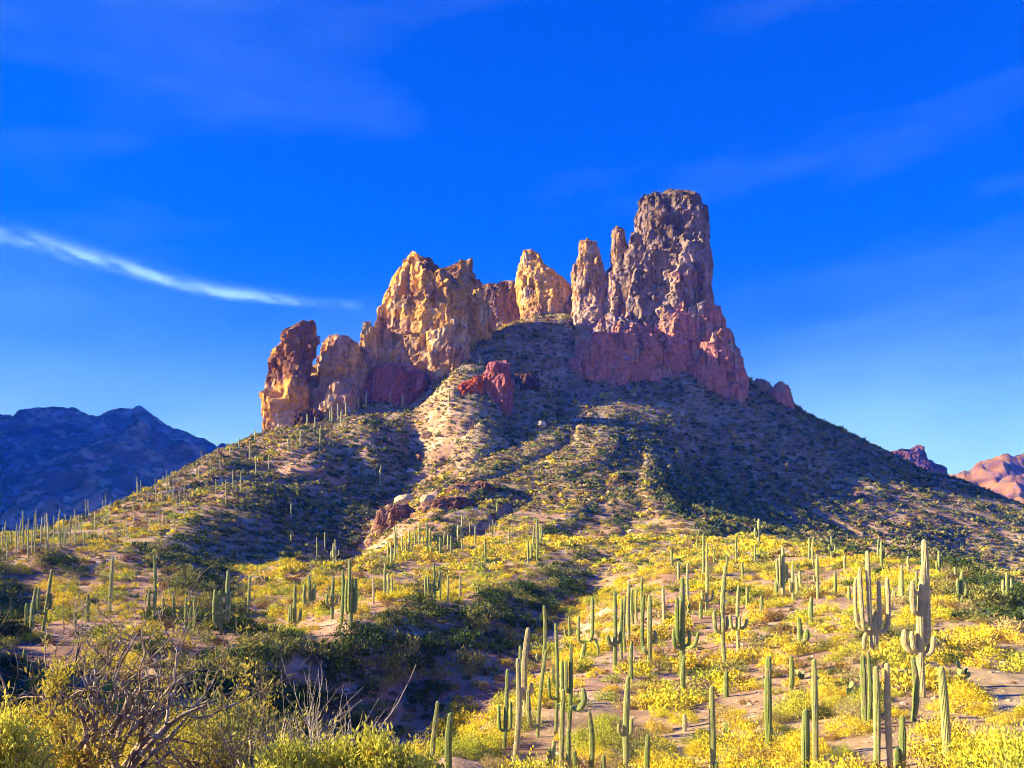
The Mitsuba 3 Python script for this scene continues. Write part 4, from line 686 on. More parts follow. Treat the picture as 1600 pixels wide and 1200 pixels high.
    (np.float64(40.58), np.float64(161.29), 3.2, np.float64(0.2), [0.045, -0.013], [], 'green', 'small saguaro near the crest of the right hillside', 'small saguaros along the crest of the right hillside', 1),
    (np.float64(38.32), np.float64(164.87), 3.81, np.float64(0.2), [0.023, 0.001], [], 'green', 'small saguaro near the crest of the right hillside', 'small saguaros along the crest of the right hillside', 1),
    (np.float64(34.29), np.float64(163.94), 2.38, np.float64(0.2), [0.023, -0.028], [], 'green', 'small saguaro near the crest of the right hillside', 'small saguaros along the crest of the right hillside', 1),
    (np.float64(49.38), np.float64(160.25), 3.55, np.float64(0.2), [0.052, -0.003], [], 'green', 'small saguaro near the crest of the right hillside', 'small saguaros along the crest of the right hillside', 1),
    (np.float64(45.67), np.float64(146.12), 4.06, np.float64(0.2), [0.01, -0.012], [], 'pale', 'small saguaro near the crest of the right hillside', 'small saguaros along the crest of the right hillside', 1),
    (np.float64(52.63), np.float64(158.8), 3.77, np.float64(0.2), [0.018, -0.011], [(3.33, 1.56, np.float64(0.43), 2.4, np.float64(0.156)), (-0.72, 1.35, np.float64(0.56), 2.3, np.float64(0.156))], 'green', 'small saguaro near the crest of the right hillside', 'small saguaros along the crest of the right hillside', 1),
    (np.float64(37.96), np.float64(113.62), 2.76, np.float64(0.2), [0.012, -0.007], [], 'green', 'small saguaro near the crest of the right hillside', 'small saguaros along the crest of the right hillside', 1),
    (np.float64(36.46), np.float64(104.61), 1.36, np.float64(0.2), [0.005, -0.013], [], 'green', 'small saguaro near the crest of the right hillside', 'small saguaros along the crest of the right hillside', 1),
    (np.float64(113.12), np.float64(297.18), 6.66, np.float64(0.248), [0.06, -0.001], [], 'green', 'small saguaro near the crest of the right hillside', 'small saguaros along the crest of the right hillside', 0),
    (np.float64(52.75), np.float64(137.53), 3.64, np.float64(0.2), [0.018, 0.006], [(-0.01, 1.27, np.float64(0.37), 2.37, np.float64(0.156))], 'green', 'small saguaro near the crest of the right hillside', 'small saguaros along the crest of the right hillside', 1),
    (np.float64(41.3), np.float64(102.38), 3.5, np.float64(0.2), [0.024, 0.011], [], 'pale', 'small saguaro near the crest of the right hillside', 'small saguaros along the crest of the right hillside', 1),
    (np.float64(41.71), np.float64(103.89), 1.76, np.float64(0.2), [0.021, -0.014], [], 'pale', 'small saguaro near the crest of the right hillside', 'small saguaros along the crest of the right hillside', 1),
    (np.float64(51.91), np.float64(126.45), 2.25, np.float64(0.2), [0.021, -0.017], [], 'pale', 'small saguaro near the crest of the right hillside', 'small saguaros along the crest of the right hillside', 1),
    (np.float64(46.89), np.float64(112.07), 1.84, np.float64(0.2), [0.033, -0.016], [], 'pale', 'small saguaro near the crest of the right hillside', 'small saguaros along the crest of the right hillside', 1),
    (np.float64(55.28), np.float64(125.02), 3.12, np.float64(0.2), [0.035, -0.031], [(3.88, 0.97, np.float64(0.56), 1.8, np.float64(0.156)), (-0.21, 1.22, np.float64(0.34), 1.96, np.float64(0.156))], 'green', 'small saguaro near the crest of the right hillside', 'small saguaros along the crest of the right hillside', 1),
    (np.float64(57.88), np.float64(125.96), 1.0, np.float64(0.2), [-0.021, 0.005], [], 'green', 'small saguaro near the crest of the right hillside', 'small saguaros along the crest of the right hillside', 1),
    (np.float64(46.91), np.float64(100.79), 3.11, np.float64(0.2), [0.049, 0.006], [(3.23, 0.66, np.float64(0.4), 2.25, np.float64(0.18)), (-0.48, 0.66, np.float64(0.38), 1.45, np.float64(0.16))], 'green', 'small saguaro near the crest of the right hillside', 'small saguaros along the crest of the right hillside', 1),
    (np.float64(52.0), np.float64(106.69), 1.39, np.float64(0.2), [0.054, -0.008], [], 'pale', 'small saguaro near the crest of the right hillside', 'small saguaros along the crest of the right hillside', 1),
    (np.float64(54.3), np.float64(106.15), 3.42, np.float64(0.2), [0.041, -0.001], [(3.8, 0.69, np.float64(0.72), 2.58, np.float64(0.18)), (-0.22, 0.69, np.float64(0.51), 2.72, np.float64(0.18))], 'pale', 'small saguaro near the crest of the right hillside', 'small saguaros along the crest of the right hillside', 1),
    (np.float64(39.93), np.float64(101.0), 0.98, np.float64(0.2), [0.007, 0.022], [], 'pale', 'small saguaro near the crest of the right hillside', 'small saguaros along the crest of the right hillside', 1),
    (np.float64(39.76), np.float64(101.06), 1.18, np.float64(0.2), [0.087, 0.008], [], 'green', 'small saguaro near the crest of the right hillside', 'small saguaros along the crest of the right hillside', 1),
    (np.float64(32.17), np.float64(117.74), 1.93, np.float64(0.2), [0.015, 0.016], [], 'green', 'small saguaro near the crest of the right hillside', 'small saguaros along the crest of the right hillside', 1),
    (np.float64(32.47), np.float64(136.1), 2.22, np.float64(0.2), [-0.008, -0.017], [], 'green', 'small saguaro near the crest of the right hillside', 'small saguaros along the crest of the right hillside', 1),
    (np.float64(23.46), np.float64(136.13), 2.24, np.float64(0.2), [0.02, -0.019], [], 'pale', 'small saguaro near the crest of the right hillside', 'small saguaros along the crest of the right hillside', 1),
    (np.float64(25.68), np.float64(154.77), 2.56, np.float64(0.2), [-0.017, -0.015], [], 'green', 'small saguaro near the crest of the right hillside', 'small saguaros along the crest of the right hillside', 1),
    (np.float64(41.47), np.float64(116.01), 1.66, np.float64(0.2), [0.083, -0.001], [], 'pale', 'small saguaro near the crest of the right hillside', 'small saguaros along the crest of the right hillside', 1),
    (np.float64(37.48), np.float64(125.75), 1.64, np.float64(0.2), [-0.012, -0.011], [], 'pale', 'small saguaro near the crest of the right hillside', 'small saguaros along the crest of the right hillside', 1),
    (np.float64(47.03), np.float64(136.35), 2.14, np.float64(0.2), [0.042, -0.005], [], 'pale', 'small saguaro near the crest of the right hillside', 'small saguaros along the crest of the right hillside', 1),
    (np.float64(51.46), np.float64(200.41), 5.19, np.float64(0.301), [0.027, -0.001], [(3.13, 1.72, np.float64(0.67), 3.32, np.float64(0.271)), (-0.04, 1.99, np.float64(0.51), 3.05, np.float64(0.24))], 'pale', 'lone saguaro on the dark butte slope above the right hillside', None, 1),
    (np.float64(-100.71), np.float64(310.73), 2.1, np.float64(0.125), [0.035, 0.004], [(-0.33, 0.82, np.float64(0.88), 1.3, np.float64(0.098))], 'tan', 'slim pale saguaro with a raised arm in the dense stand on the left ridge', 'saguaros in the stand on the left ridge', 0),
    (np.float64(-84.45), np.float64(260.49), 2.37, np.float64(0.125), [0.067, 0.003], [(-0.37, 0.93, np.float64(0.74), 1.68, np.float64(0.098))], 'pale', 'slim pale saguaro with a raised arm in the dense stand on the left ridge', 'saguaros in the stand on the left ridge', 0),
    (np.float64(-96.12), np.float64(270.71), 4.18, np.float64(0.125), [0.021, 0.01], [(-0.34, 1.66, np.float64(0.77), 2.78, np.float64(0.098))], 'pale', 'slim pale saguaro with a raised arm in the dense stand on the left ridge', 'saguaros in the stand on the left ridge', 0),
    (np.float64(-90.01), np.float64(242.76), 1.79, np.float64(0.125), [-0.151, 0.019], [], 'pale', 'slim armless pale saguaro in the dense stand on the left ridge', 'saguaros in the stand on the left ridge', 0),
    (np.float64(-77.54), np.float64(160.66), 5.63, np.float64(0.125), [-0.071, 0.011], [(3.74, 2.23, np.float64(0.52), 3.67, np.float64(0.098))], 'tan', 'slim pale saguaro with a raised arm in the dense stand on the left ridge', 'saguaros in the stand on the left ridge', 0),
    (np.float64(-103.41), np.float64(292.54), 3.9, np.float64(0.125), [-0.083, 0.008], [(3.51, 1.54, np.float64(0.84), 2.66, np.float64(0.097))], 'tan', 'slim pale saguaro with a raised arm in the dense stand on the left ridge', 'saguaros in the stand on the left ridge', 0),
    (np.float64(-123.69), np.float64(266.02), 2.81, np.float64(0.125), [-0.115, -0.014], [], 'pale', 'slim armless pale saguaro in the dense stand on the left ridge', 'saguaros in the stand on the left ridge', 0),
    (np.float64(-114.42), np.float64(251.61), 4.25, np.float64(0.125), [-0.087, -0.004], [], 'tan', 'slim armless pale saguaro in the dense stand on the left ridge', 'saguaros in the stand on the left ridge', 0),
    (np.float64(-102.85), np.float64(251.72), 2.27, np.float64(0.125), [0.066, -0.008], [], 'tan', 'slim armless pale saguaro in the dense stand on the left ridge', 'saguaros in the stand on the left ridge', 0),
    (np.float64(-110.84), np.float64(330.63), 2.72, np.float64(0.125), [0.002, 0.004], [], 'tan', 'slim armless pale saguaro in the dense stand on the left ridge', 'saguaros in the stand on the left ridge', 0),
    (np.float64(-89.14), np.float64(211.27), 2.07, np.float64(0.125), [0.036, 0.021], [(3.19, 0.82, np.float64(0.56), 1.42, np.float64(0.098))], 'pale', 'slim pale saguaro with a raised arm in the dense stand on the left ridge', 'saguaros in the stand on the left ridge', 0),
    (np.float64(-115.16), np.float64(320.61), 3.99, np.float64(0.125), [-0.061, 0.008], [], 'tan', 'slim armless pale saguaro in the dense stand on the left ridge', 'saguaros in the stand on the left ridge', 0),
    (np.float64(-93.4), np.float64(212.07), 2.13, np.float64(0.125), [-0.065, 0.005], [(3.61, 0.85, np.float64(0.63), 1.34, np.float64(0.098))], 'pale', 'slim pale saguaro with a raised arm in the dense stand on the left ridge', 'saguaros in the stand on the left ridge', 0),
    (np.float64(-77.52), np.float64(162.76), 5.03, np.float64(0.125), [-0.053, 0.01], [], 'pale', 'slim armless pale saguaro in the dense stand on the left ridge', 'saguaros in the stand on the left ridge', 0),
    (np.float64(-74.3), np.float64(159.9), 3.17, np.float64(0.125), [-0.038, 0.003], [(3.01, 1.25, np.float64(0.43), 2.06, np.float64(0.098))], 'pale', 'slim pale saguaro with a raised arm in the dense stand on the left ridge', 'saguaros in the stand on the left ridge', 0),
    (np.float64(-106.97), np.float64(250.35), 3.83, np.float64(0.125), [-0.098, -0.02], [(-0.43, 1.51, np.float64(0.73), 2.44, np.float64(0.097))], 'pale', 'slim pale saguaro with a raised arm in the dense stand on the left ridge', 'saguaros in the stand on the left ridge', 0),
    (np.float64(-108.47), np.float64(328.0), 5.12, np.float64(0.125), [-0.036, 0.003], [], 'pale', 'slim armless pale saguaro in the dense stand on the left ridge', 'saguaros in the stand on the left ridge', 0),
    (np.float64(-81.42), np.float64(153.86), 3.87, np.float64(0.125), [-0.042, 0.003], [(2.99, 1.54, np.float64(0.41), 2.41, np.float64(0.098))], 'tan', 'slim pale saguaro with a raised arm in the dense stand on the left ridge', 'saguaros in the stand on the left ridge', 0),
    (np.float64(-91.71), np.float64(262.46), 2.09, np.float64(0.125), [-0.023, 0.001], [], 'pale', 'slim armless pale saguaro in the dense stand on the left ridge', 'saguaros in the stand on the left ridge', 0),
    (np.float64(-99.29), np.float64(325.04), 4.08, np.float64(0.125), [-0.075, -0.004], [(0.09, 1.61, np.float64(0.87), 2.76, np.float64(0.098))], 'tan', 'slim pale saguaro with a raised arm in the dense stand on the left ridge', 'saguaros in the stand on the left ridge', 0),
    (np.float64(-89.4), np.float64(175.55), 5.7, np.float64(0.125), [-0.034, -0.004], [(3.03, 2.27, np.float64(0.47), 4.18, np.float64(0.098))], 'pale', 'slim pale saguaro with a raised arm in the dense stand on the left ridge', 'saguaros in the stand on the left ridge', 0),
    (np.float64(-76.16), np.float64(152.71), 4.03, np.float64(0.125), [-0.04, -0.009], [], 'pale', 'slim armless pale saguaro in the dense stand on the left ridge', 'saguaros in the stand on the left ridge', 0),
    (np.float64(-115.75), np.float64(275.96), 2.97, np.float64(0.125), [-0.002, 0.011], [], 'pale', 'slim armless pale saguaro in the dense stand on the left ridge', 'saguaros in the stand on the left ridge', 0),
    (np.float64(-121.36), np.float64(275.07), 4.65, np.float64(0.125), [-0.098, -0.004], [], 'pale', 'slim armless pale saguaro in the dense stand on the left ridge', 'saguaros in the stand on the left ridge', 0),
    (np.float64(-83.83), np.float64(162.47), 2.6, np.float64(0.125), [0.001, 0.018], [], 'pale', 'slim armless pale saguaro in the dense stand on the left ridge', 'saguaros in the stand on the left ridge', 0),
    (np.float64(-98.46), np.float64(287.81), 5.34, np.float64(0.125), [0.001, 0.002], [], 'pale', 'slim armless pale saguaro in the dense stand on the left ridge', 'saguaros in the stand on the left ridge', 0),
    (np.float64(-117.22), np.float64(320.29), 3.21, np.float64(0.125), [-0.025, -0.003], [(0.06, 1.28, np.float64(0.86), 1.96, np.float64(0.098))], 'pale', 'slim pale saguaro with a raised arm in the dense stand on the left ridge', 'saguaros in the stand on the left ridge', 0),
    (np.float64(-97.23), np.float64(230.95), 6.36, np.float64(0.125), [-0.069, 0.037], [(3.68, 2.53, np.float64(0.72), 3.8, np.float64(0.098))], 'pale', 'slim pale saguaro with a raised arm in the dense stand on the left ridge', 'saguaros in the stand on the left ridge', 0),
    (np.float64(-88.76), np.float64(179.25), 5.67, np.float64(0.125), [-0.05, -0.004], [], 'pale', 'slim armless pale saguaro in the dense stand on the left ridge', 'saguaros in the stand on the left ridge', 0),
    (np.float64(-101.57), np.float64(223.05), 5.26, np.float64(0.125), [-0.068, 0.011], [(3.07, 2.1, np.float64(0.6), 3.03, np.float64(0.098))], 'pale', 'slim pale saguaro with a raised arm in the dense stand on the left ridge', 'saguaros in the stand on the left ridge', 0),
    (np.float64(-96.22), np.float64(263.28), 5.43, np.float64(0.125), [-0.004, 0.0], [(3.03, 2.12, np.float64(0.71), 3.59, np.float64(0.098))], 'pale', 'slim pale saguaro with a raised arm in the dense stand on the left ridge', 'saguaros in the stand on the left ridge', 0),
    (np.float64(-86.05), np.float64(239.42), 2.45, np.float64(0.125), [-0.127, -0.007], [], 'tan', 'slim armless pale saguaro in the dense stand on the left ridge', 'saguaros in the stand on the left ridge', 0),
    (np.float64(-114.0), np.float64(268.83), 6.09, np.float64(0.125), [-0.038, -0.014], [(3.09, 2.43, np.float64(0.72), 4.28, np.float64(0.097))], 'pale', 'slim pale saguaro with a raised arm in the dense stand on the left ridge', 'saguaros in the stand on the left ridge', 0),
    (np.float64(-90.6), np.float64(292.99), 4.63, np.float64(0.125), [-0.066, -0.007], [], 'pale', 'slim armless pale saguaro in the dense stand on the left ridge', 'saguaros in the stand on the left ridge', 0),
    (np.float64(-82.9), np.float64(157.72), 4.48, np.float64(0.125), [-0.058, -0.005], [], 'pale', 'slim armless pale saguaro in the dense stand on the left ridge', 'saguaros in the stand on the left ridge', 0),
    (np.float64(-105.63), np.float64(249.88), 1.96, np.float64(0.125), [-0.076, -0.006], [(3.44, 0.75, np.float64(0.7), 1.37, np.float64(0.097))], 'pale', 'slim pale saguaro with a raised arm in the dense stand on the left ridge', 'saguaros in the stand on the left ridge', 0),
    (np.float64(-98.16), np.float64(225.82), 5.66, np.float64(0.125), [-0.023, -0.001], [], 'tan', 'slim armless pale saguaro in the dense stand on the left ridge', 'saguaros in the stand on the left ridge', 0),
    (np.float64(-99.79), np.float64(206.45), 3.68, np.float64(0.125), [-0.055, 0.004], [], 'tan', 'slim armless pale saguaro in the dense stand on the left ridge', 'saguaros in the stand on the left ridge', 0),
    (np.float64(-113.84), np.float64(293.34), 5.51, np.float64(0.125), [-0.01, 0.007], [], 'pale', 'slim armless pale saguaro in the dense stand on the left ridge', 'saguaros in the stand on the left ridge', 0),
    (np.float64(-100.18), np.float64(317.77), 4.78, np.float64(0.125), [-0.062, -0.024], [(-0.37, 1.88, np.float64(0.91), 2.66, np.float64(0.098))], 'pale', 'slim pale saguaro with a raised arm in the dense stand on the left ridge', 'saguaros in the stand on the left ridge', 0),
    (np.float64(-99.23), np.float64(260.76), 5.59, np.float64(0.125), [-0.019, 0.015], [], 'pale', 'slim armless pale saguaro in the dense stand on the left ridge', 'saguaros in the stand on the left ridge', 0),
    (np.float64(-79.51), np.float64(155.08), 3.21, np.float64(0.125), [-0.056, 0.002], [(-0.63, 1.28, np.float64(0.51), 2.13, np.float64(0.098))], 'tan', 'slim pale saguaro with a raised arm in the dense stand on the left ridge', 'saguaros in the stand on the left ridge', 0),
    (np.float64(-75.13), np.float64(151.89), 6.27, np.float64(0.125), [-0.07, 0.005], [], 'pale', 'slim armless pale saguaro in the dense stand on the left ridge', 'saguaros in the stand on the left ridge', 0),
    (np.float64(-108.76), np.float64(351.07), 6.32, np.float64(0.125), [0.013, 0.009], [], 'pale', 'slim armless pale saguaro in the dense stand on the left ridge', 'saguaros in the stand on the left ridge', 0),
    (np.float64(-90.2), np.float64(212.57), 4.49, np.float64(0.125), [-0.021, 0.005], [], 'pale', 'slim armless pale saguaro in the dense stand on the left ridge', 'saguaros in the stand on the left ridge', 0),
    (np.float64(-82.68), np.float64(159.02), 2.62, np.float64(0.125), [-0.082, -0.007], [], 'pale', 'slim armless pale saguaro in the dense stand on the left ridge', 'saguaros in the stand on the left ridge', 0),
    (np.float64(-87.04), np.float64(256.62), 6.11, np.float64(0.125), [-0.044, 0.004], [(3.28, 2.44, np.float64(0.69), 4.27, np.float64(0.098))], 'pale', 'slim pale saguaro with a raised arm in the dense stand on the left ridge', 'saguaros in the stand on the left ridge', 0),
    (np.float64(-94.03), np.float64(247.13), 2.97, np.float64(0.125), [-0.086, -0.004], [], 'tan', 'slim armless pale saguaro in the dense stand on the left ridge', 'saguaros in the stand on the left ridge', 0),
    (np.float64(-114.12), np.float64(321.83), 4.18, np.float64(0.125), [0.026, -0.013], [], 'pale', 'slim armless pale saguaro in the dense stand on the left ridge', 'saguaros in the stand on the left ridge', 0),
    (np.float64(-79.49), np.float64(156.46), 6.01, np.float64(0.125), [-0.078, 0.014], [(3.43, 2.39, np.float64(0.43), 3.74, np.float64(0.098))], 'pale', 'slim pale saguaro with a raised arm in the dense stand on the left ridge', 'saguaros in the stand on the left ridge', 0),
    (np.float64(-110.12), np.float64(281.65), 6.21, np.float64(0.125), [-0.024, 0.002], [], 'pale', 'slim armless pale saguaro in the dense stand on the left ridge', 'saguaros in the stand on the left ridge', 0),
    (np.float64(-106.52), np.float64(228.11), 3.9, np.float64(0.125), [-0.042, -0.018], [], 'pale', 'slim armless pale saguaro in the dense stand on the left ridge', 'saguaros in the stand on the left ridge', 0),
    (np.float64(-75.2), np.float64(153.85), 5.64, np.float64(0.125), [-0.027, 0.009], [], 'tan', 'slim armless pale saguaro in the dense stand on the left ridge', 'saguaros in the stand on the left ridge', 0),
    (np.float64(-101.22), np.float64(291.02), 2.24, np.float64(0.125), [-0.111, -0.005], [], 'pale', 'slim armless pale saguaro in the dense stand on the left ridge', 'saguaros in the stand on the left ridge', 0),
    (np.float64(-115.05), np.float64(244.29), 5.39, np.float64(0.125), [-0.043, 0.009], [], 'pale', 'slim armless pale saguaro in the dense stand on the left ridge', 'saguaros in the stand on the left ridge', 0),
    (np.float64(-103.45), np.float64(315.5), 3.86, np.float64(0.125), [0.009, -0.014], [], 'tan', 'slim armless pale saguaro in the dense stand on the left ridge', 'saguaros in the stand on the left ridge', 0),
    (np.float64(-107.92), np.float64(331.6), 6.4, np.float64(0.125), [-0.055, 0.012], [], 'pale', 'slim armless pale saguaro in the dense stand on the left ridge', 'saguaros in the stand on the left ridge', 0),
    (np.float64(-82.48), np.float64(234.15), 5.68, np.float64(0.125), [-0.062, 0.003], [], 'pale', 'slim armless pale saguaro in the dense stand on the left ridge', 'saguaros in the stand on the left ridge', 0),
    (np.float64(-86.01), np.float64(214.3), 5.47, np.float64(0.125), [-0.026, -0.004], [(3.41, 2.18, np.float64(0.59), 3.61, np.float64(0.098))], 'tan', 'slim pale saguaro with a raised arm in the dense stand on the left ridge', 'saguaros in the stand on the left ridge', 0),
    (np.float64(-87.83), np.float64(213.27), 6.21, np.float64(0.125), [-0.01, 0.002], [(3.34, 2.47, np.float64(0.58), 3.65, np.float64(0.097))], 'tan', 'slim pale saguaro with a raised arm in the dense stand on the left ridge', 'saguaros in the stand on the left ridge', 0),
    (np.float64(-88.6), np.float64(241.04), 5.39, np.float64(0.125), [-0.067, 0.007], [], 'pale', 'slim armless pale saguaro in the dense stand on the left ridge', 'saguaros in the stand on the left ridge', 0),
    (np.float64(-92.01), np.float64(243.31), 2.0, np.float64(0.125), [0.049, 0.005], [(-0.74, 0.76, np.float64(0.87), 1.35, np.float64(0.098))], 'pale', 'slim pale saguaro with a raised arm in the dense stand on the left ridge', 'saguaros in the stand on the left ridge', 0),
    (np.float64(-79.35), np.float64(154.02), 4.45, np.float64(0.125), [-0.021, -0.021], [], 'pale', 'slim armless pale saguaro in the dense stand on the left ridge', 'saguaros in the stand on the left ridge', 0),
    (np.float64(-91.93), np.float64(265.15), 5.28, np.float64(0.125), [0.005, -0.002], [(3.62, 2.11, np.float64(0.8), 3.4, np.float64(0.098))], 'pale', 'slim pale saguaro with a raised arm in the dense stand on the left ridge', 'saguaros in the stand on the left ridge', 0),
    (np.float64(-107.37), np.float64(227.06), 2.69, np.float64(0.125), [-0.011, 0.006], [], 'tan', 'slim armless pale saguaro in the dense stand on the left ridge', 'saguaros in the stand on the left ridge', 0),
    (np.float64(-73.46), np.float64(165.09), 2.66, np.float64(0.125), [-0.024, -0.002], [(3.71, 1.04, np.float64(0.52), 1.69, np.float64(0.097))], 'pale', 'slim pale saguaro with a raised arm in the dense stand on the left ridge', 'saguaros in the stand on the left ridge', 0),
    (np.float64(-98.07), np.float64(248.56), 2.41, np.float64(0.125), [-0.016, -0.003], [], 'tan', 'slim armless pale saguaro in the dense stand on the left ridge', 'saguaros in the stand on the left ridge', 0),
    (np.float64(-92.75), np.float64(227.48), 2.34, np.float64(0.125), [0.008, -0.023], [(3.38, 0.93, np.float64(0.62), 1.74, np.float64(0.098))], 'pale', 'slim pale saguaro with a raised arm in the dense stand on the left ridge', 'saguaros in the stand on the left ridge', 0),
    (np.float64(-118.5), np.float64(239.84), 2.39, np.float64(0.125), [0.004, 0.013], [(3.84, 0.92, np.float64(0.84), 1.69, np.float64(0.098))], 'pale', 'slim pale saguaro with a raised arm in the dense stand on the left ridge', 'saguaros in the stand on the left ridge', 0),
    (np.float64(-108.41), np.float64(300.91), 5.83, np.float64(0.125), [-0.086, -0.002], [], 'tan', 'slim armless pale saguaro in the dense stand on the left ridge', 'saguaros in the stand on the left ridge', 0),
    (np.float64(-101.14), np.float64(262.83), 5.74, np.float64(0.125), [-0.072, -0.022], [], 'pale', 'slim armless pale saguaro in the dense stand on the left ridge', 'saguaros in the stand on the left ridge', 0),
    (np.float64(-97.58), np.float64(306.57), 3.04, np.float64(0.125), [-0.092, -0.009], [(3.58, 1.2, np.float64(0.9), 1.99, np.float64(0.097))], 'pale', 'slim pale saguaro with a raised arm in the dense stand on the left ridge', 'saguaros in the stand on the left ridge', 0),
    (np.float64(-119.63), np.float64(269.37), 5.35, np.float64(0.125), [-0.089, -0.01], [], 'pale', 'slim armless pale saguaro in the dense stand on the left ridge', 'saguaros in the stand on the left ridge', 0),
    (np.float64(-113.06), np.float64(324.32), 3.82, np.float64(0.125), [0.012, -0.02], [], 'tan', 'slim armless pale saguaro in the dense stand on the left ridge', 'saguaros in the stand on the left ridge', 0),
    (np.float64(-74.95), np.float64(149.35), 5.11, np.float64(0.125), [-0.053, 0.01], [], 'pale', 'slim armless pale saguaro in the dense stand on the left ridge', 'saguaros in the stand on the left ridge', 0),
    (np.float64(-121.26), np.float64(309.09), 6.22, np.float64(0.125), [-0.019, 0.001], [], 'pale', 'slim armless pale saguaro in the dense stand on the left ridge', 'saguaros in the stand on the left ridge', 0),
    (np.float64(-110.93), np.float64(255.29), 2.45, np.float64(0.125), [-0.105, -0.019], [], 'tan', 'slim armless pale saguaro in the dense stand on the left ridge', 'saguaros in the stand on the left ridge', 0),
    (np.float64(-75.46), np.float64(166.29), 3.0, np.float64(0.125), [-0.011, -0.004], [], 'pale', 'slim armless pale saguaro in the dense stand on the left ridge', 'saguaros in the stand on the left ridge', 0),
    (np.float64(-74.11), np.float64(153.28), 2.66, np.float64(0.125), [-0.063, -0.001], [(3.88, 1.05, np.float64(0.54), 1.49, np.float64(0.098))], 'pale', 'slim pale saguaro with a raised arm in the dense stand on the left ridge', 'saguaros in the stand on the left ridge', 0),
    (np.float64(-106.64), np.float64(254.31), 3.94, np.float64(0.125), [-0.055, -0.034], [], 'tan', 'slim armless pale saguaro in the dense stand on the left ridge', 'saguaros in the stand on the left ridge', 0),
    (np.float64(-110.67), np.float64(296.92), 5.44, np.float64(0.125), [-0.059, 0.016], [], 'pale', 'slim armless pale saguaro in the dense stand on the left ridge', 'saguaros in the stand on the left ridge', 0),
    (np.float64(-115.72), np.float64(319.99), 5.61, np.float64(0.125), [-0.05, -0.0], [(3.27, 2.21, np.float64(0.86), 3.56, np.float64(0.098))], 'pale', 'slim pale saguaro with a raised arm in the dense stand on the left ridge', 'saguaros in the stand on the left ridge', 0),
    (np.float64(-103.25), np.float64(286.5), 4.29, np.float64(0.125), [-0.019, -0.011], [(-0.28, 1.71, np.float64(0.8), 2.88, np.float64(0.098))], 'tan', 'slim pale saguaro with a raised arm in the dense stand on the left ridge', 'saguaros in the stand on the left ridge', 0),
    (np.float64(-100.61), np.float64(224.43), 5.5, np.float64(0.125), [-0.013, 0.0], [(-0.32, 2.17, np.float64(0.63), 4.02, np.float64(0.098))], 'pale', 'slim pale saguaro with a raised arm in the dense stand on the left ridge', 'saguaros in the stand on the left ridge', 0),
    (np.float64(-75.42), np.float64(160.75), 2.6, np.float64(0.125), [-0.028, 0.006], [], 'pale', 'slim armless pale saguaro in the dense stand on the left ridge', 'saguaros in the stand on the left ridge', 0),
    (np.float64(-112.1), np.float64(222.81), 4.19, np.float64(0.125), [-0.047, 0.007], [], 'tan', 'slim armless pale saguaro in the dense stand on the left ridge', 'saguaros in the stand on the left ridge', 0),
    (np.float64(-83.76), np.float64(245.31), 6.27, np.float64(0.125), [-0.044, -0.001], [], 'pale', 'slim armless pale saguaro in the dense stand on the left ridge', 'saguaros in the stand on the left ridge', 0),
    (np.float64(-77.57), np.float64(148.0), 3.72, np.float64(0.125), [-0.018, -0.0], [], 'pale', 'slim armless pale saguaro in the dense stand on the left ridge', 'saguaros in the stand on the left ridge', 0),
    (np.float64(-103.12), np.float64(288.06), 3.79, np.float64(0.125), [0.007, -0.016], [(-0.29, 1.48, np.float64(0.8), 2.54, np.float64(0.098))], 'pale', 'slim pale saguaro with a raised arm in the dense stand on the left ridge', 'saguaros in the stand on the left ridge', 0),
    (np.float64(-94.45), np.float64(281.02), 4.03, np.float64(0.125), [-0.032, 0.002], [], 'pale', 'slim armless pale saguaro in the dense stand on the left ridge', 'saguaros in the stand on the left ridge', 0),
    (np.float64(-77.19), np.float64(168.09), 4.8, np.float64(0.125), [-0.026, 0.003], [(3.26, 1.91, np.float64(0.45), 3.06, np.float64(0.098))], 'pale', 'slim pale saguaro with a raised arm in the dense stand on the left ridge', 'saguaros in the stand on the left ridge', 0),
    (np.float64(-105.13), np.float64(282.8), 5.12, np.float64(0.125), [-0.046, 0.006], [(3.08, 2.03, np.float64(0.76), 3.6, np.float64(0.098))], 'pale', 'slim pale saguaro with a raised arm in the dense stand on the left ridge', 'saguaros in the stand on the left ridge', 0),
    (np.float64(-83.94), np.float64(231.79), 5.23, np.float64(0.125), [-0.064, -0.001], [], 'pale', 'slim armless pale saguaro in the dense stand on the left ridge', 'saguaros in the stand on the left ridge', 0),
    (np.float64(-104.26), np.float64(239.98), 4.16, np.float64(0.125), [-0.03, 0.007], [(-0.18, 1.65, np.float64(0.65), 2.28, np.float64(0.098))], 'pale', 'slim pale saguaro with a raised arm in the dense stand on the left ridge', 'saguaros in the stand on the left ridge', 0),
    (np.float64(-89.16), np.float64(176.45), 3.04, np.float64(0.125), [-0.052, 0.03], [], 'pale', 'slim armless pale saguaro in the dense stand on the left ridge', 'saguaros in the stand on the left ridge', 0),
    (np.float64(-95.22), np.float64(257.43), 2.59, np.float64(0.125), [-0.105, 0.005], [], 'pale', 'slim armless pale saguaro in the dense stand on the left ridge', 'saguaros in the stand on the left ridge', 0),
    (np.float64(-103.02), np.float64(228.43), 4.77, np.float64(0.125), [-0.075, 0.022], [(3.0, 1.9, np.float64(0.62), 3.19, np.float64(0.098))], 'tan', 'slim pale saguaro with a raised arm in the dense stand on the left ridge', 'saguaros in the stand on the left ridge', 0),
    (np.float64(-126.82), np.float64(297.31), 3.03, np.float64(0.125), [-0.064, -0.022], [(-0.53, 1.2, np.float64(0.92), 2.06, np.float64(0.098))], 'tan', 'slim pale saguaro with a raised arm in the dense stand on the left ridge', 'saguaros in the stand on the left ridge', 0),
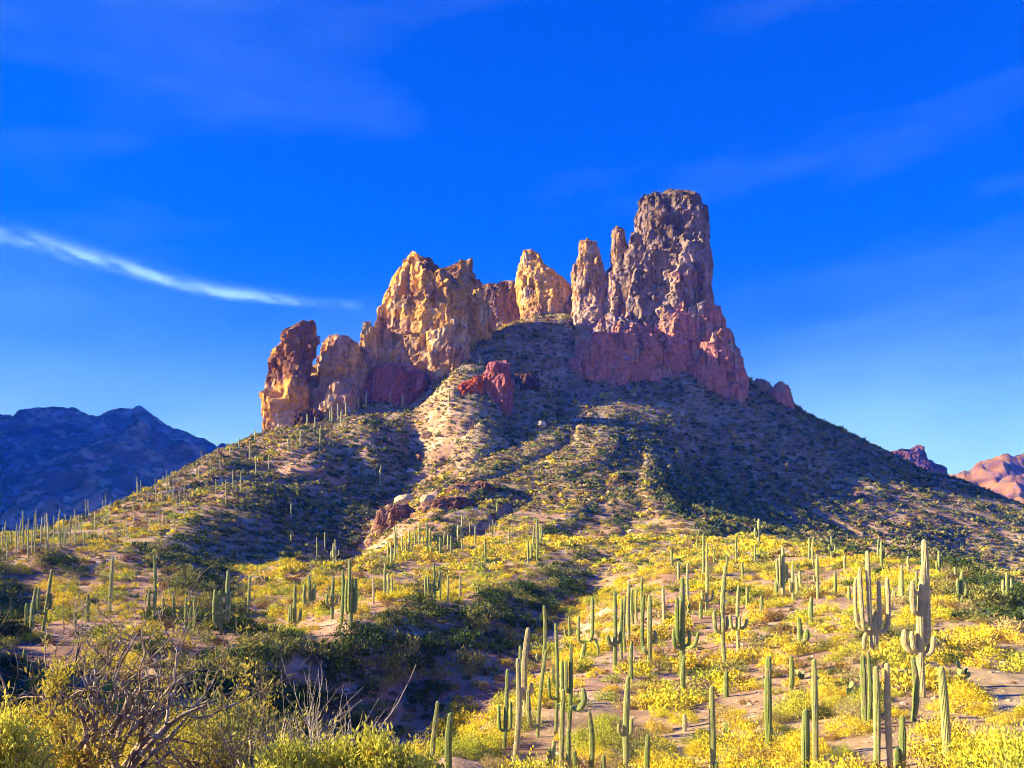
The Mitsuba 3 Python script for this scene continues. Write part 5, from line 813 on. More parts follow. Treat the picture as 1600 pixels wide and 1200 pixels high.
    (np.float64(-109.95), np.float64(225.82), 4.9, np.float64(0.125), [-0.008, -0.006], [], 'pale', 'slim armless pale saguaro in the dense stand on the left ridge', 'saguaros in the stand on the left ridge', 0),
    (np.float64(-83.38), np.float64(294.01), 7.09, np.float64(0.245), [-0.005, 0.003], [], 'pale', 'thin saguaro scattered on the butte slope below the cliffs', 'saguaros scattered below the cliffs', 0),
    (np.float64(-82.39), np.float64(275.9), 7.41, np.float64(0.23), [-0.03, 0.013], [], 'pale', 'thin saguaro scattered on the butte slope below the cliffs', 'saguaros scattered below the cliffs', 0),
    (np.float64(-87.8), np.float64(327.51), 6.6, np.float64(0.273), [-0.013, 0.002], [], 'pale', 'thin saguaro scattered on the butte slope below the cliffs', 'saguaros scattered below the cliffs', 0),
    (np.float64(-87.75), np.float64(301.41), 6.05, np.float64(0.251), [-0.055, 0.011], [], 'pale', 'thin saguaro scattered on the butte slope below the cliffs', 'saguaros scattered below the cliffs', 0),
    (np.float64(-98.45), np.float64(357.68), 7.23, np.float64(0.298), [0.002, -0.015], [], 'pale', 'thin saguaro scattered on the butte slope below the cliffs', 'saguaros scattered below the cliffs', 0),
    (np.float64(-88.57), np.float64(347.52), 6.18, np.float64(0.29), [-0.053, -0.003], [], 'pale', 'thin saguaro scattered on the butte slope below the cliffs', 'saguaros scattered below the cliffs', 0),
    (np.float64(-85.61), np.float64(364.99), 4.9, np.float64(0.304), [-0.037, -0.004], [], 'pale', 'thin saguaro scattered on the butte slope below the cliffs', 'saguaros scattered below the cliffs', 0),
    (np.float64(-81.58), np.float64(367.71), 6.21, np.float64(0.306), [-0.021, 0.008], [], 'pale', 'thin saguaro scattered on the butte slope below the cliffs', 'saguaros scattered below the cliffs', 0),
    (np.float64(-77.0), np.float64(381.48), 6.44, np.float64(0.318), [0.019, -0.0], [], 'pale', 'thin saguaro scattered on the butte slope below the cliffs', 'saguaros scattered below the cliffs', 0),
    (np.float64(-81.38), np.float64(423.54), 5.49, np.float64(0.353), [0.007, -0.013], [], 'pale', 'thin saguaro scattered on the butte slope below the cliffs', 'saguaros scattered below the cliffs', 0),
    (np.float64(-80.08), np.float64(422.77), 7.32, np.float64(0.352), [-0.036, -0.018], [], 'pale', 'thin saguaro scattered on the butte slope below the cliffs', 'saguaros scattered below the cliffs', 0),
    (np.float64(-78.09), np.float64(425.7), 7.21, np.float64(0.355), [-0.028, 0.011], [], 'pale', 'thin saguaro scattered on the butte slope below the cliffs', 'saguaros scattered below the cliffs', 0),
    (np.float64(-73.93), np.float64(410.82), 6.03, np.float64(0.342), [0.003, 0.015], [], 'pale', 'thin saguaro scattered on the butte slope below the cliffs', 'saguaros scattered below the cliffs', 0),
    (np.float64(-75.04), np.float64(427.79), 6.21, np.float64(0.356), [-0.046, 0.019], [], 'pale', 'thin saguaro scattered on the butte slope below the cliffs', 'saguaros scattered below the cliffs', 0),
    (np.float64(-59.63), np.float64(441.09), 7.47, np.float64(0.368), [-0.001, 0.012], [], 'pale', 'thin saguaro scattered on the butte slope below the cliffs', 'saguaros scattered below the cliffs', 0),
    (np.float64(-47.87), np.float64(456.32), 5.0, np.float64(0.38), [-0.006, 0.005], [], 'pale', 'thin saguaro scattered on the butte slope below the cliffs', 'saguaros scattered below the cliffs', 0),
    (np.float64(-44.13), np.float64(465.39), 8.9, np.float64(0.388), [0.02, 0.001], [], 'pale', 'thin saguaro scattered on the butte slope below the cliffs', 'saguaros scattered below the cliffs', 0),
    (np.float64(-32.99), np.float64(446.49), 5.75, np.float64(0.372), [0.036, -0.003], [], 'pale', 'thin saguaro scattered on the butte slope below the cliffs', 'saguaros scattered below the cliffs', 0),
    (np.float64(-34.65), np.float64(448.47), 4.87, np.float64(0.374), [0.023, 0.005], [], 'pale', 'thin saguaro scattered on the butte slope below the cliffs', 'saguaros scattered below the cliffs', 0),
    (np.float64(-56.47), np.float64(439.94), 5.74, np.float64(0.367), [-0.051, 0.024], [], 'pale', 'thin saguaro scattered on the butte slope below the cliffs', 'saguaros scattered below the cliffs', 0),
    (np.float64(-50.57), np.float64(435.47), 6.37, np.float64(0.363), [0.029, 0.001], [], 'pale', 'thin saguaro scattered on the butte slope below the cliffs', 'saguaros scattered below the cliffs', 0),
    (np.float64(-27.25), np.float64(411.67), 6.28, np.float64(0.343), [-0.046, 0.007], [], 'pale', 'thin saguaro scattered on the butte slope below the cliffs', 'saguaros scattered below the cliffs', 0),
    (np.float64(-23.54), np.float64(450.24), 4.19, np.float64(0.375), [-0.042, -0.005], [], 'pale', 'thin saguaro scattered on the butte slope below the cliffs', 'saguaros scattered below the cliffs', 0),
    (np.float64(3.72), np.float64(456.14), 4.81, np.float64(0.38), [-0.048, 0.001], [], 'pale', 'thin saguaro scattered on the butte slope below the cliffs', 'saguaros scattered below the cliffs', 0),
    (np.float64(-14.95), np.float64(440.71), 4.25, np.float64(0.367), [0.008, -0.022], [], 'pale', 'thin saguaro scattered on the butte slope below the cliffs', 'saguaros scattered below the cliffs', 0),
    (np.float64(-49.63), np.float64(359.86), 6.84, np.float64(0.3), [0.017, 0.009], [], 'pale', 'thin saguaro scattered on the butte slope below the cliffs', 'saguaros scattered below the cliffs', 0),
    (np.float64(-66.34), np.float64(288.24), 4.78, np.float64(0.24), [-0.012, 0.005], [], 'pale', 'thin saguaro scattered on the butte slope below the cliffs', 'saguaros scattered below the cliffs', 0),
    (np.float64(-59.29), np.float64(258.31), 2.52, np.float64(0.215), [-0.042, -0.007], [], 'pale', 'thin saguaro scattered on the butte slope below the cliffs', 'saguaros scattered below the cliffs', 0),
    (np.float64(-108.03), np.float64(377.2), 3.53, np.float64(0.314), [-0.096, 0.007], [], 'pale', 'thin saguaro scattered on the butte slope below the cliffs', 'saguaros scattered below the cliffs', 0),
    (np.float64(-108.03), np.float64(365.44), 3.19, np.float64(0.305), [-0.027, -0.011], [], 'pale', 'thin saguaro scattered on the butte slope below the cliffs', 'saguaros scattered below the cliffs', 0),
    (np.float64(-106.59), np.float64(394.1), 4.72, np.float64(0.328), [-0.021, -0.014], [], 'pale', 'thin saguaro scattered on the butte slope below the cliffs', 'saguaros scattered below the cliffs', 0),
    (np.float64(-88.6), np.float64(410.91), 5.46, np.float64(0.342), [-0.003, -0.014], [], 'pale', 'thin saguaro scattered on the butte slope below the cliffs', 'saguaros scattered below the cliffs', 0),
    (np.float64(-84.41), np.float64(406.81), 5.45, np.float64(0.339), [-0.011, -0.005], [], 'pale', 'thin saguaro scattered on the butte slope below the cliffs', 'saguaros scattered below the cliffs', 0),
    (np.float64(-70.29), np.float64(433.77), 5.87, np.float64(0.361), [0.008, -0.026], [], 'pale', 'thin saguaro scattered on the butte slope below the cliffs', 'saguaros scattered below the cliffs', 0),
    (np.float64(-67.11), np.float64(435.83), 7.16, np.float64(0.363), [0.009, 0.005], [], 'pale', 'thin saguaro scattered on the butte slope below the cliffs', 'saguaros scattered below the cliffs', 0),
    (np.float64(120.11), np.float64(504.58), 6.05, np.float64(0.42), [0.049, -0.019], [], 'pale', 'thin saguaro scattered on the butte slope below the cliffs', 'saguaros scattered below the cliffs', 0),
    (np.float64(124.96), np.float64(492.27), 4.36, np.float64(0.41), [0.004, -0.011], [], 'pale', 'thin saguaro scattered on the butte slope below the cliffs', 'saguaros scattered below the cliffs', 0),
]
for k, s in enumerate(SAGUAROS):
    saguaro(*s, seed=100 + k)

# ------------------------------------------------------------------ bushes


def leaf_colour(a, b, c, d):
    """Leaves that run from a to b with tufts of c, some twigs and dry ends of d."""
    def fn(p, n, uv):
        q = mikit.fbm(p.x / 1.4, p.y / 1.4, p.z / 1.4, octaves=3)
        w = mikit.noise(p.x / 0.13, p.y / 0.13, p.z / 0.13)
        big = mikit.noise(p.x / 9, p.y / 9, 4)
        col = mikit.mix(a, b, mikit.smoothstep(0.3, 0.7, q))
        col = mikit.mix(col, c, mikit.smoothstep(0.45, 0.8, big) * 0.7)
        return mikit.mix(col, d, mikit.smoothstep(0.62, 0.85, w) * 0.55)
    return fn


def leaf_bsdf(name, a, b, c, d, through=0.22):
    scene[name] = {'type': 'principledthin', 'roughness': 0.75, 'spec_trans': 0.0, 'diff_trans': through, 'eta': 1.3,
                   'base_color': mikit.proc(leaf_colour(a, b, c, d))}


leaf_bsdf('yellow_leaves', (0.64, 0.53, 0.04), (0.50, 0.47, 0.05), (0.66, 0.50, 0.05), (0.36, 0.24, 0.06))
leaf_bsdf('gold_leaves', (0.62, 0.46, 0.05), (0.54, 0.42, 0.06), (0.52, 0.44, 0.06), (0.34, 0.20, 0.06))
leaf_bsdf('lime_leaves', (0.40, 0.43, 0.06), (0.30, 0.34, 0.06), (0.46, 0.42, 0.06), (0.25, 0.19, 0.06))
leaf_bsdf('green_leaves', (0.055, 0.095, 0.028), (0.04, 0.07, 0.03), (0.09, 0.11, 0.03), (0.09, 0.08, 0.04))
leaf_bsdf('olive_leaves', (0.20, 0.21, 0.065), (0.29, 0.26, 0.075), (0.16, 0.19, 0.07), (0.22, 0.17, 0.09))
leaf_bsdf('rust_leaves', (0.22, 0.13, 0.055), (0.15, 0.095, 0.045), (0.28, 0.18, 0.06), (0.11, 0.065, 0.04))
leaf_bsdf('straw_leaves', (0.44, 0.36, 0.17), (0.36, 0.27, 0.13), (0.30, 0.27, 0.11), (0.25, 0.17, 0.11))
scene['twig_bark'] = {'type': 'twosided', 'bsdf': {'type': 'diffuse', 'reflectance': mikit.proc(
    lambda p, n, uv: mikit.mix((0.17, 0.125, 0.09), (0.33, 0.27, 0.22), mikit.smoothstep(0.35, 0.7, mikit.fbm(p.x / 0.08, p.y / 0.08, p.z / 0.2, octaves=3))))}}


def blades(rng, n, clumps, length, width, up, flat=0.8):
    """n leaf blades in clumps spread over a dome of radius 1 and height flat: vertices, faces."""
    c = rng.normal(size=(clumps, 3))
    c[:, 2] = np.abs(c[:, 2])
    c /= np.linalg.norm(c, axis=1, keepdims=True)
    c *= rng.uniform(0.45, 1.0, (clumps, 1)) ** 0.6
    size = rng.uniform(0.16, 0.36, clumps)
    k = rng.integers(0, clumps, n)
    o = rng.normal(size=(n, 3)) * (size[k] * 0.55)[:, None]
    p = c[k] + o
    p[:, 2] = np.abs(p[:, 2]) * flat
    out = p / (np.linalg.norm(p, axis=1, keepdims=True) + 1e-6)
    skin = rng.uniform(0, 1, (n, 1)) < 0.6                  # leaves that lie flat to the outside of the bush, and shoots that stick out
    d = out * np.where(skin, 0.25, 0.8) + rng.normal(size=(n, 3)) * 0.45 + [0, 0, up]
    d /= np.linalg.norm(d, axis=1, keepdims=True)
    s = np.cross(d, np.where(skin, out + rng.normal(size=(n, 3)) * 0.25, rng.normal(size=(n, 3))))
    s /= np.linalg.norm(s, axis=1, keepdims=True)
    L = length * rng.uniform(0.6, 1.4, (n, 1))
    W = width * rng.uniform(0.6, 1.4, (n, 1))
    a, b, e, g = p - d * L * 0.5, p + s * W * 0.5, p + d * L * 0.5, p - s * W * 0.5
    v = np.stack([a, b, e, g], 1).reshape(-1, 3)
    i = np.arange(n) * 4
    return v, np.vstack([np.stack([i, i + 1, i + 2], 1), np.stack([i, i + 2, i + 3], 1)])


def tube(path, radius, sides=5):
    path, radius = np.asarray(path, float), np.asarray(radius, float)
    t = np.gradient(path, axis=0)
    t /= np.linalg.norm(t, axis=1, keepdims=True) + 1e-9
    a = np.cross(t, np.where(np.abs(t[:, 2:]) < 0.9, [0, 0, 1.0], [1.0, 0, 0]))
    a /= np.linalg.norm(a, axis=1, keepdims=True) + 1e-9
    b = np.cross(t, a)
    th = np.arange(sides) * 2 * np.pi / sides
    v = path[:, None] + radius[:, None, None] * (np.cos(th)[:, None] * a[:, None] + np.sin(th)[:, None] * b[:, None])
    m = len(path)
    i, j = np.meshgrid(np.arange(m - 1), np.arange(sides), indexing='ij')
    jj = (j + 1) % sides
    q = np.stack([i * sides + j, i * sides + jj, (i + 1) * sides + jj, (i + 1) * sides + j], -1).reshape(-1, 4)
    return v.reshape(-1, 3), np.vstack([q[:, [0, 1, 2]], q[:, [0, 2, 3]]])


def join(parts):
    vs, fs, at = [], [], 0
    for v, f in parts:
        vs.append(v)
        fs.append(np.asarray(f) + at)
        at += len(v)
    return np.vstack(vs), np.vstack(fs)


def stems(rng, n, reach=0.85, flat=0.8, r=0.014):
    out = []
    for _ in range(n):
        a, e = rng.uniform(0, 2 * math.pi), rng.uniform(0.35, 1.35)
        end = np.array([math.cos(a) * math.cos(e), math.sin(a) * math.cos(e), math.sin(e) * flat]) * reach * rng.uniform(0.7, 1.05)
        p = np.array([[0, 0, -0.15], end * 0.3 + [0, 0, 0.06], end * 0.65 + rng.normal(0, 0.05, 3), end])
        out.append(tube(p, [r, r * 0.8, r * 0.55, r * 0.25], 3))
    return join(out)


GROUPS = {}


def bush_kind(name, mat, n, clumps, length, width, up, flat, seed, twigs=0):
    rng = np.random.default_rng(seed)
    g = {'type': 'shapegroup', 'foliage': mikit.ply(blades(rng, n, clumps, length, width, up, flat), mat)}
    if twigs:
        g['stem'] = mikit.ply(stems(rng, twigs, flat=flat), 'twig_bark')
    scene[name] = g
    return name


def place(group, x, y, size, tall, spin, sink=0.08, z=None):
    z = float(ground_z(x, y)) if z is None else z
    c, s = math.cos(spin) * size, math.sin(spin) * size
    return {'type': 'instance', 'to_world': T([[c, -s, 0, x], [s, c, 0, y], [0, 0, size * tall, z - sink * size], [0, 0, 0, 1]]), 'group': {'type': 'ref', 'id': group}}


NEAR, MID, FAR, VFAR = {}, {}, {}, {}
for mat in ('yellow', 'gold', 'lime', 'green', 'olive', 'straw', 'rust'):
    NEAR[mat] = [bush_kind(f'{mat}_near_{k}', f'{mat}_leaves', 4200, 60, 0.075, 0.024, 0.5, 0.8, 11 + k, 14) for k in range(2)]
    MID[mat] = [bush_kind(f'{mat}_mid_{k}', f'{mat}_leaves', 760, 30, 0.15, 0.055, 0.4, 0.75, 31 + k) for k in range(2)]
    VFAR[mat] = [bush_kind(f'{mat}_distant_{k}', f'{mat}_leaves', 46, 9, 0.60, 0.38, 0.3, 0.8, 71 + k) for k in range(3)]
    FAR[mat] = [bush_kind(f'{mat}_far_{k}', f'{mat}_leaves', 150, 14, 0.30, 0.14, 0.3, 0.7, 51 + k) for k in range(3)]



def face_sun(x, y, e=3.0):
    gx = (ground_z(x + e, y) - ground_z(x - e, y)) / (2 * e)
    gy = (ground_z(x, y + e) - ground_z(x, y - e)) / (2 * e)
    n = np.stack([-gx, -gy, np.ones_like(gx)], -1)
    return (n / np.linalg.norm(n, axis=-1, keepdims=True)) @ (SUN / np.linalg.norm(SUN))


def in_sight(x, y, top):
    """Whether ground (plus top metres) at x, y rises above the nearer ground, seen from the overlook at the origin."""
    r = np.hypot(x, y)
    el = (ground_z(x, y, False) + top) / r
    worst = np.full(len(x), -9.0)
    for t in np.linspace(0.04, 0.97, 48):
        worst = np.maximum(worst, ground_z(x * t, y * t, False) / (r * t))
    return el > worst


def sow(spacing, r0, r1, seed):
    rng = np.random.default_rng(seed)
    w = r1 * 0.62
    gx, gy = np.meshgrid(np.arange(-w, w, spacing), np.arange(r0 * 0.8, r1, spacing), indexing='ij')
    x, y = (g.ravel() + rng.uniform(-0.48, 0.48, g.size) * spacing for g in (gx, gy))
    r = np.hypot(x, y)
    ok = (r > r0) & (r < r1) & (np.abs(np.arctan2(x, y)) < 0.535)
    bare = np.where(face_sun(x, y) < 0.22, 0.10, 0.40 if r1 < 300 else 0.34)
    ok &= meshkit.noise(np.stack([x, y, x * 0], -1) / 9.0, 77) > rng.uniform(0.0, 1.0, len(x)) * bare
    x, y = x[ok], y[ok]
    ok = in_sight(x, y, 2.5)
    return x[ok], y[ok], rng


COVER = {}


def cover(name, inst):
    COVER[name] = COVER.get(name, 0) + 1
    scene[f'{name}__{COVER[name]:05d}'] = inst


def keep_clear(x, y, r=0.9):
    return np.all(np.hypot(x[:, None] - CLEAR[None, :, 0], y[:, None] - CLEAR[None, :, 1]) > r, axis=1)


CLEAR = np.array([[s[0], s[1]] for s in SAGUAROS if s[1] < 170])
SINGLE = {'yellow': [], 'green': [], 'straw': []}
for spacing, r0, r1, kinds, s0, s1 in ((1.85, 26, 56, NEAR, 0.5, 1.9), (1.9, 56, 165, MID, 0.5, 1.9), (2.0, 165, 285, FAR, 0.45, 2.1), (1.55, 285, 640, VFAR, 0.45, 1.8)):
    x, y, rng = sow(spacing, r0, r1, int(r0))
    if r0 < 165:
        ok = keep_clear(x, y)
        x, y = x[ok], y[ok]
    sun = face_sun(x, y)
    patch = meshkit.fbm(np.stack([x, y, x * 0], -1) / 22.0, 3, 12)
    r = np.hypot(x, y)
    zz = ground_z(x, y)
    for k in range(len(x)):
        u = rng.uniform(0, 1, 6)
        lit = sun[k] + (patch[k] - 0.5) * 0.25 + (u[0] - 0.5) * 0.10
        size = s0 + (s1 - s0) * u[1] ** 2.3
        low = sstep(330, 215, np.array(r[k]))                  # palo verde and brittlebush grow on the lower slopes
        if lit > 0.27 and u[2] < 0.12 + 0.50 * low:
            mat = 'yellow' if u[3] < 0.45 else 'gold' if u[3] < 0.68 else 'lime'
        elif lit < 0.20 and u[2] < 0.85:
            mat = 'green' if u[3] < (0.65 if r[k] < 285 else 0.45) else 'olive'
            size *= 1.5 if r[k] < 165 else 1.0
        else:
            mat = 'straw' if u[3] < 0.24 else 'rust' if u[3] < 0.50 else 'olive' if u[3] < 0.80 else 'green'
            size *= 0.80
        tall = 0.75 + 0.5 * u[4]
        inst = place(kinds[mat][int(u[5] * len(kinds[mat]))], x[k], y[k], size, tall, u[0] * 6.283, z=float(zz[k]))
        kind = 'yellow' if mat in ('yellow', 'gold', 'lime') else 'straw' if mat in ('straw', 'rust') else 'green'
        if r[k] < 165:
            SINGLE[kind].append((size / r[k], x[k], y[k], inst))
        else:
            cover({'yellow': 'yellow_bush_cover', 'green': 'green_shrub_cover', 'straw': 'dry_shrub_cover'}[kind], inst)

scene['pebble'] = {'type': 'shapegroup', 'stone': mikit.ply(boulder_mesh(5, (1, 0.8, 0.6), 1), 'pale_rock')}
scene['pebble_dark'] = {'type': 'shapegroup', 'stone': mikit.ply(boulder_mesh(9, (1, 0.9, 0.7), 1), 'brown_rock')}
x, y, rng = sow(0.75, 26, 125, 8)
ok = rng.uniform(0, 1, len(x)) < 0.75
for x0, y0, z0, u in zip(x[ok], y[ok], ground_z(x, y)[ok], rng.uniform(0, 1, len(x))):
    cover('gravel', place('pebble' if u < 0.6 else 'pebble_dark', x0, y0, 0.05 + 0.20 * ((u * 37.7) % 1) ** 3, 1.0, u * 6.3, z=float(z0)))
tag('gravel', 'loose stones and gravel on the bare ground', 'gravel', kind='stuff')

NAMES = {'yellow': ('yellow_bush', 'yellow bush', 'yellow_bush_cover', 290), 'green': ('green_shrub', 'green shrub', 'green_shrub_cover', 230), 'straw': ('dry_shrub', 'dry shrub', 'dry_shrub_cover', 120)}
PLACES = ((lambda x, y: x > 0.05 * y - 1, 'the sunlit hillside of saguaros right of the ravine'), (lambda x, y: True, 'the slopes left of the ravine'))
MARKS = [(s[0], s[1], s[7]) for s in SAGUAROS if s[8] is None and len(s[7].split()) <= 9]
TAKEN = set()
for kind, (name, cat, rest, most) in NAMES.items():
    SINGLE[kind].sort(key=lambda s: -s[0])
    for k, (_, x, y, inst) in enumerate(SINGLE[kind]):
        if k >= most:
            cover(rest, inst)
            continue
        key = numbered(name)
        scene[key] = inst
        where = next(t for f, t in PLACES if f(x, y))
        look = {'yellow': 'fluffy bright yellow bush', 'green': 'low rounded green shrub', 'straw': 'small dry brownish shrub'}[kind]
        text, group = f'{look} on {where}', f'{cat}{"es" if cat.endswith("h") else "s"} on {where}'
        for mx, my, mark in sorted(MARKS, key=lambda m: math.hypot(m[0] - x, m[1] - y))[:4]:   # told apart by the saguaro it grows next to
            if math.hypot(mx - x, my - y) < 13:
                side = ('left of' if x < mx else 'right of') if abs(x - mx) > abs(y - my) else ('in front of' if y < my else 'behind')
                own = f'{" ".join(look.split()[-3:])} {side} the {mark}'
                if own not in TAKEN and len(own.split()) <= 16:
                    TAKEN.add(own)
                    text = own
                    break
        tag(key, text, cat, group)
tag('yellow_bush_cover', 'yellow bushes covering the sunlit lower slopes', 'bushes', kind='stuff')
tag('green_shrub_cover', 'green and olive shrubs covering gullies and butte slopes', 'shrubs', kind='stuff')
tag('dry_shrub_cover', 'dry brown and straw shrubs dotted over the stony slopes', 'shrubs', kind='stuff')

# ------------------------------------------------------------------ plants at the overlook


def crooked(rng, start, d, length, radius, n=9, wander=0.28, lift=0.06):
    p, out = np.array(start, float), [np.array(start, float)]
    d = np.array(d, float) / np.linalg.norm(d)
    for _ in range(n):
        d = d + rng.normal(0, wander, 3) + [0, 0, lift]
        d /= np.linalg.norm(d)
        p = p + d * length / n
        out.append(p.copy())
    return np.array(out), np.linspace(radius, radius * 0.35, n + 1)


def branching(rng, start, d, length, radius, depth, out, tips, split=3, wander=0.26):
    path, rad = crooked(rng, start, d, length, radius, 8, wander)
    out.append(tube(path, rad, 6 if radius > 0.012 else 4))
    if depth == 0 or radius < 0.0035:
        tips.append(path[-1])
        tips.append(path[len(path) // 2 + 1])
        return
    for _ in range(split):
        k = rng.integers(3, len(path))
        dd = path[k] - path[k - 1]
        dd = dd / np.linalg.norm(dd) + rng.normal(0, 0.55, 3) + [0, 0, 0.1]
        branching(rng, path[k], dd, length * rng.uniform(0.45, 0.75), rad[k] * 0.68, depth - 1, out, tips, split, wander)


def long_leaves(rng, centres, n, length, width, spread, up):
    """Pointed leaves round the centres, each folded along its middle."""
    c = centres[rng.integers(0, len(centres), n)] + rng.normal(size=(n, 3)) * spread
    d = rng.normal(size=(n, 3)) * 0.5 + [0, 0, up]
    d /= np.linalg.norm(d, axis=1, keepdims=True)
    s = np.cross(d, rng.normal(size=(n, 3)))
    s /= np.linalg.norm(s, axis=1, keepdims=True)
    f = np.cross(s, d)
    L, W = length * rng.uniform(0.6, 1.3, (n, 1)), width * rng.uniform(0.7, 1.3, (n, 1))
    v = np.stack([c, c + d * L * 0.5 + s * W / 2 + f * W * 0.2, c + d * L, c + d * L * 0.5 - s * W / 2 + f * W * 0.2], 1).reshape(-1, 3)
    i = np.arange(n) * 4
    return v, np.vstack([np.stack([i, i + 1, i + 2], 1), np.stack([i, i + 2, i + 3], 1)])


leaf_bsdf('jojoba_leaves', (0.36, 0.33, 0.06), (0.46, 0.37, 0.06), (0.30, 0.30, 0.07), (0.46, 0.28, 0.05), 0.6)
leaf_bsdf('brittle_leaves', (0.60, 0.54, 0.07), (0.50, 0.50, 0.09), (0.62, 0.51, 0.06), (0.50, 0.34, 0.05), 0.6)
scene['grey_bark'] = {'type': 'twosided', 'bsdf': {'type': 'diffuse', 'reflectance': mikit.proc(
    lambda p, n, uv: mikit.mix((0.14, 0.10, 0.08), (0.36, 0.30, 0.26), mikit.smoothstep(0.35, 0.68, mikit.fbm(p.x / 0.05, p.y / 0.05, p.z / 0.12, octaves=3))))}}
scene['pale_bark'] = {'type': 'twosided', 'bsdf': {'type': 'diffuse', 'reflectance': mikit.proc(
    lambda p, n, uv: mikit.mix((0.36, 0.30, 0.26), (0.55, 0.48, 0.42), mikit.fbm(p.x / 0.05, p.y / 0.05, p.z / 0.12, octaves=3)))}}


def woody_bush(name, label, cat, x, y, trunks, seed, leaves, mat, bark='grey_bark', depth=3, length=1.1, radius=0.03, split=3, spread=0.7, leafy=None, group=None, wander=0.26, dirs=None):
    rng = np.random.default_rng(seed)
    key = numbered(name)
    z = float(ground_z(x, y)) - 0.05
    tips = []
    for t in range(trunks):
        out, a = [], rng.uniform(0, 2 * math.pi)
        lean = rng.uniform(0.1, spread)
        d = [math.cos(a) * lean, math.sin(a) * lean, 1] if dirs is None else dirs[t]
        tt = []
        branching(rng, [x + 0.25 * math.cos(a) * rng.uniform(0, 1), y + 0.25 * math.sin(a) * rng.uniform(0, 1), z], d, length * rng.uniform(0.8, 1.25), radius * rng.uniform(0.7, 1.2), depth, out, tt, split, wander)
        scene[numbered(key + '__branch')] = mikit.ply(join(out), bark, smooth=True)
        tips.append(np.array(tt))
    if leaves:
        c = np.vstack(tips)
        if leafy is not None:
            c = c[rng.uniform(0, 1, len(c)) < leafy]
        scene[key + '__foliage'] = mikit.ply(long_leaves(rng, c, leaves, 0.055, 0.022, 0.05, 0.5), mat)
    tag(key, label, cat, group)


def brittlebush(name, label, cat, x, y, size, tall, seed, n=2600, group=None, mat='brittle_leaves'):
    rng = np.random.default_rng(seed)
    key = numbered(name)
    z = float(ground_z(x, y)) - 0.05
    out, tips = [], []
    for _ in range(80):
        a, e = rng.uniform(0, 2 * math.pi), rng.uniform(0.5, 1.45)
        end = np.array([math.cos(a) * math.cos(e) * size, math.sin(a) * math.cos(e) * size, math.sin(e) * tall]) * rng.uniform(0.75, 1.05)
        p = np.array([[x, y, z], [x, y, z] + end * 0.5 + rng.normal(0, 0.03, 3), [x, y, z] + end])
        out.append(tube(p, [0.011, 0.008, 0.004], 4))
        for q in (0.62, 0.75, 0.88, 1.0):
            tips.append([x, y, z] + end * q)
    scene[key + '__stem'] = mikit.ply(join(out), 'twig_bark', smooth=True)
    scene[key + '__foliage'] = mikit.ply(long_leaves(rng, np.array(tips), int(n * 1.9), 0.062, 0.021, 0.05, 0.9), mat)
    tag(key, label, cat, group)


def wand_plant(label, x, y, n, h, seed, bark='pale_bark', spread=0.35, thick=0.012, name='ocotillo', cat='desert plant', group=None):
    rng = np.random.default_rng(seed)
    key = numbered(name)
    z = float(ground_z(x, y)) - 0.05
    for _ in range(n):
        a = rng.uniform(0, 2 * math.pi)
        path, rad = crooked(rng, [x + rng.normal(0, 0.05), y + rng.normal(0, 0.05), z], [math.cos(a) * spread, math.sin(a) * spread, 1], h * rng.uniform(0.6, 1.1), thick, 12, 0.10, 0.03)
        out = [tube(path, rad, 5)]
        for _ in range(3):
            k = rng.integers(5, 11)
            pp, rr = crooked(rng, path[k], path[k] - path[k - 1] + rng.normal(0, 0.06, 3), h * 0.25, rad[k] * 0.7, 6, 0.16)
            out.append(tube(pp, rr, 4))
        scene[numbered(key + '__stem')] = mikit.ply(join(out), bark, smooth=True)
    tag(key, label, cat, group)


scene['pad_green'] = {'type': 'twosided', 'bsdf': {'type': 'principled', 'roughness': 0.55, 'specular': 0.3, 'base_color': mikit.proc(
    lambda p, n, uv: mikit.mix((0.10, 0.16, 0.06), (0.20, 0.24, 0.09), mikit.fbm(p.x / 0.12, p.y / 0.12, p.z / 0.12, octaves=3)))}}


def prickly_pear(label, x, y, n, size, seed):
    rng = np.random.default_rng(seed)
    key = numbered('prickly_pear')
    z = float(ground_z(x, y)) - 0.03
    ball = trimesh.creation.icosphere(2)
    bases = [(np.array([x + rng.normal(0, size * 0.8), y + rng.normal(0, size * 0.8), z]), 0) for _ in range(max(3, n // 4))]
    for _ in range(n):
        b, level = bases[rng.integers(0, len(bases))]
        d = np.array([rng.normal(0, 0.5), rng.normal(0, 0.5), 1.0])
        d /= np.linalg.norm(d)
        s = np.cross(d, rng.normal(size=3))
        s /= np.linalg.norm(s)
        h = size * rng.uniform(0.8, 1.2)
        v = np.array(ball.vertices)
        wide = 0.36 + 0.08 * v[:, 2:3]
        v = v[:, :1] * s * wide * h + v[:, 1:2] * np.cross(d, s) * 0.09 * h + (v[:, 2:3] * 0.5 + 0.47) * d * h
        scene[numbered(key + '__pad')] = mikit.ply((v + b, ball.faces), 'pad_green', smooth=True)
        if level < 3:
            bases.append((b + d * h * 0.9, level + 1))
    tag(key, label, 'prickly pear')


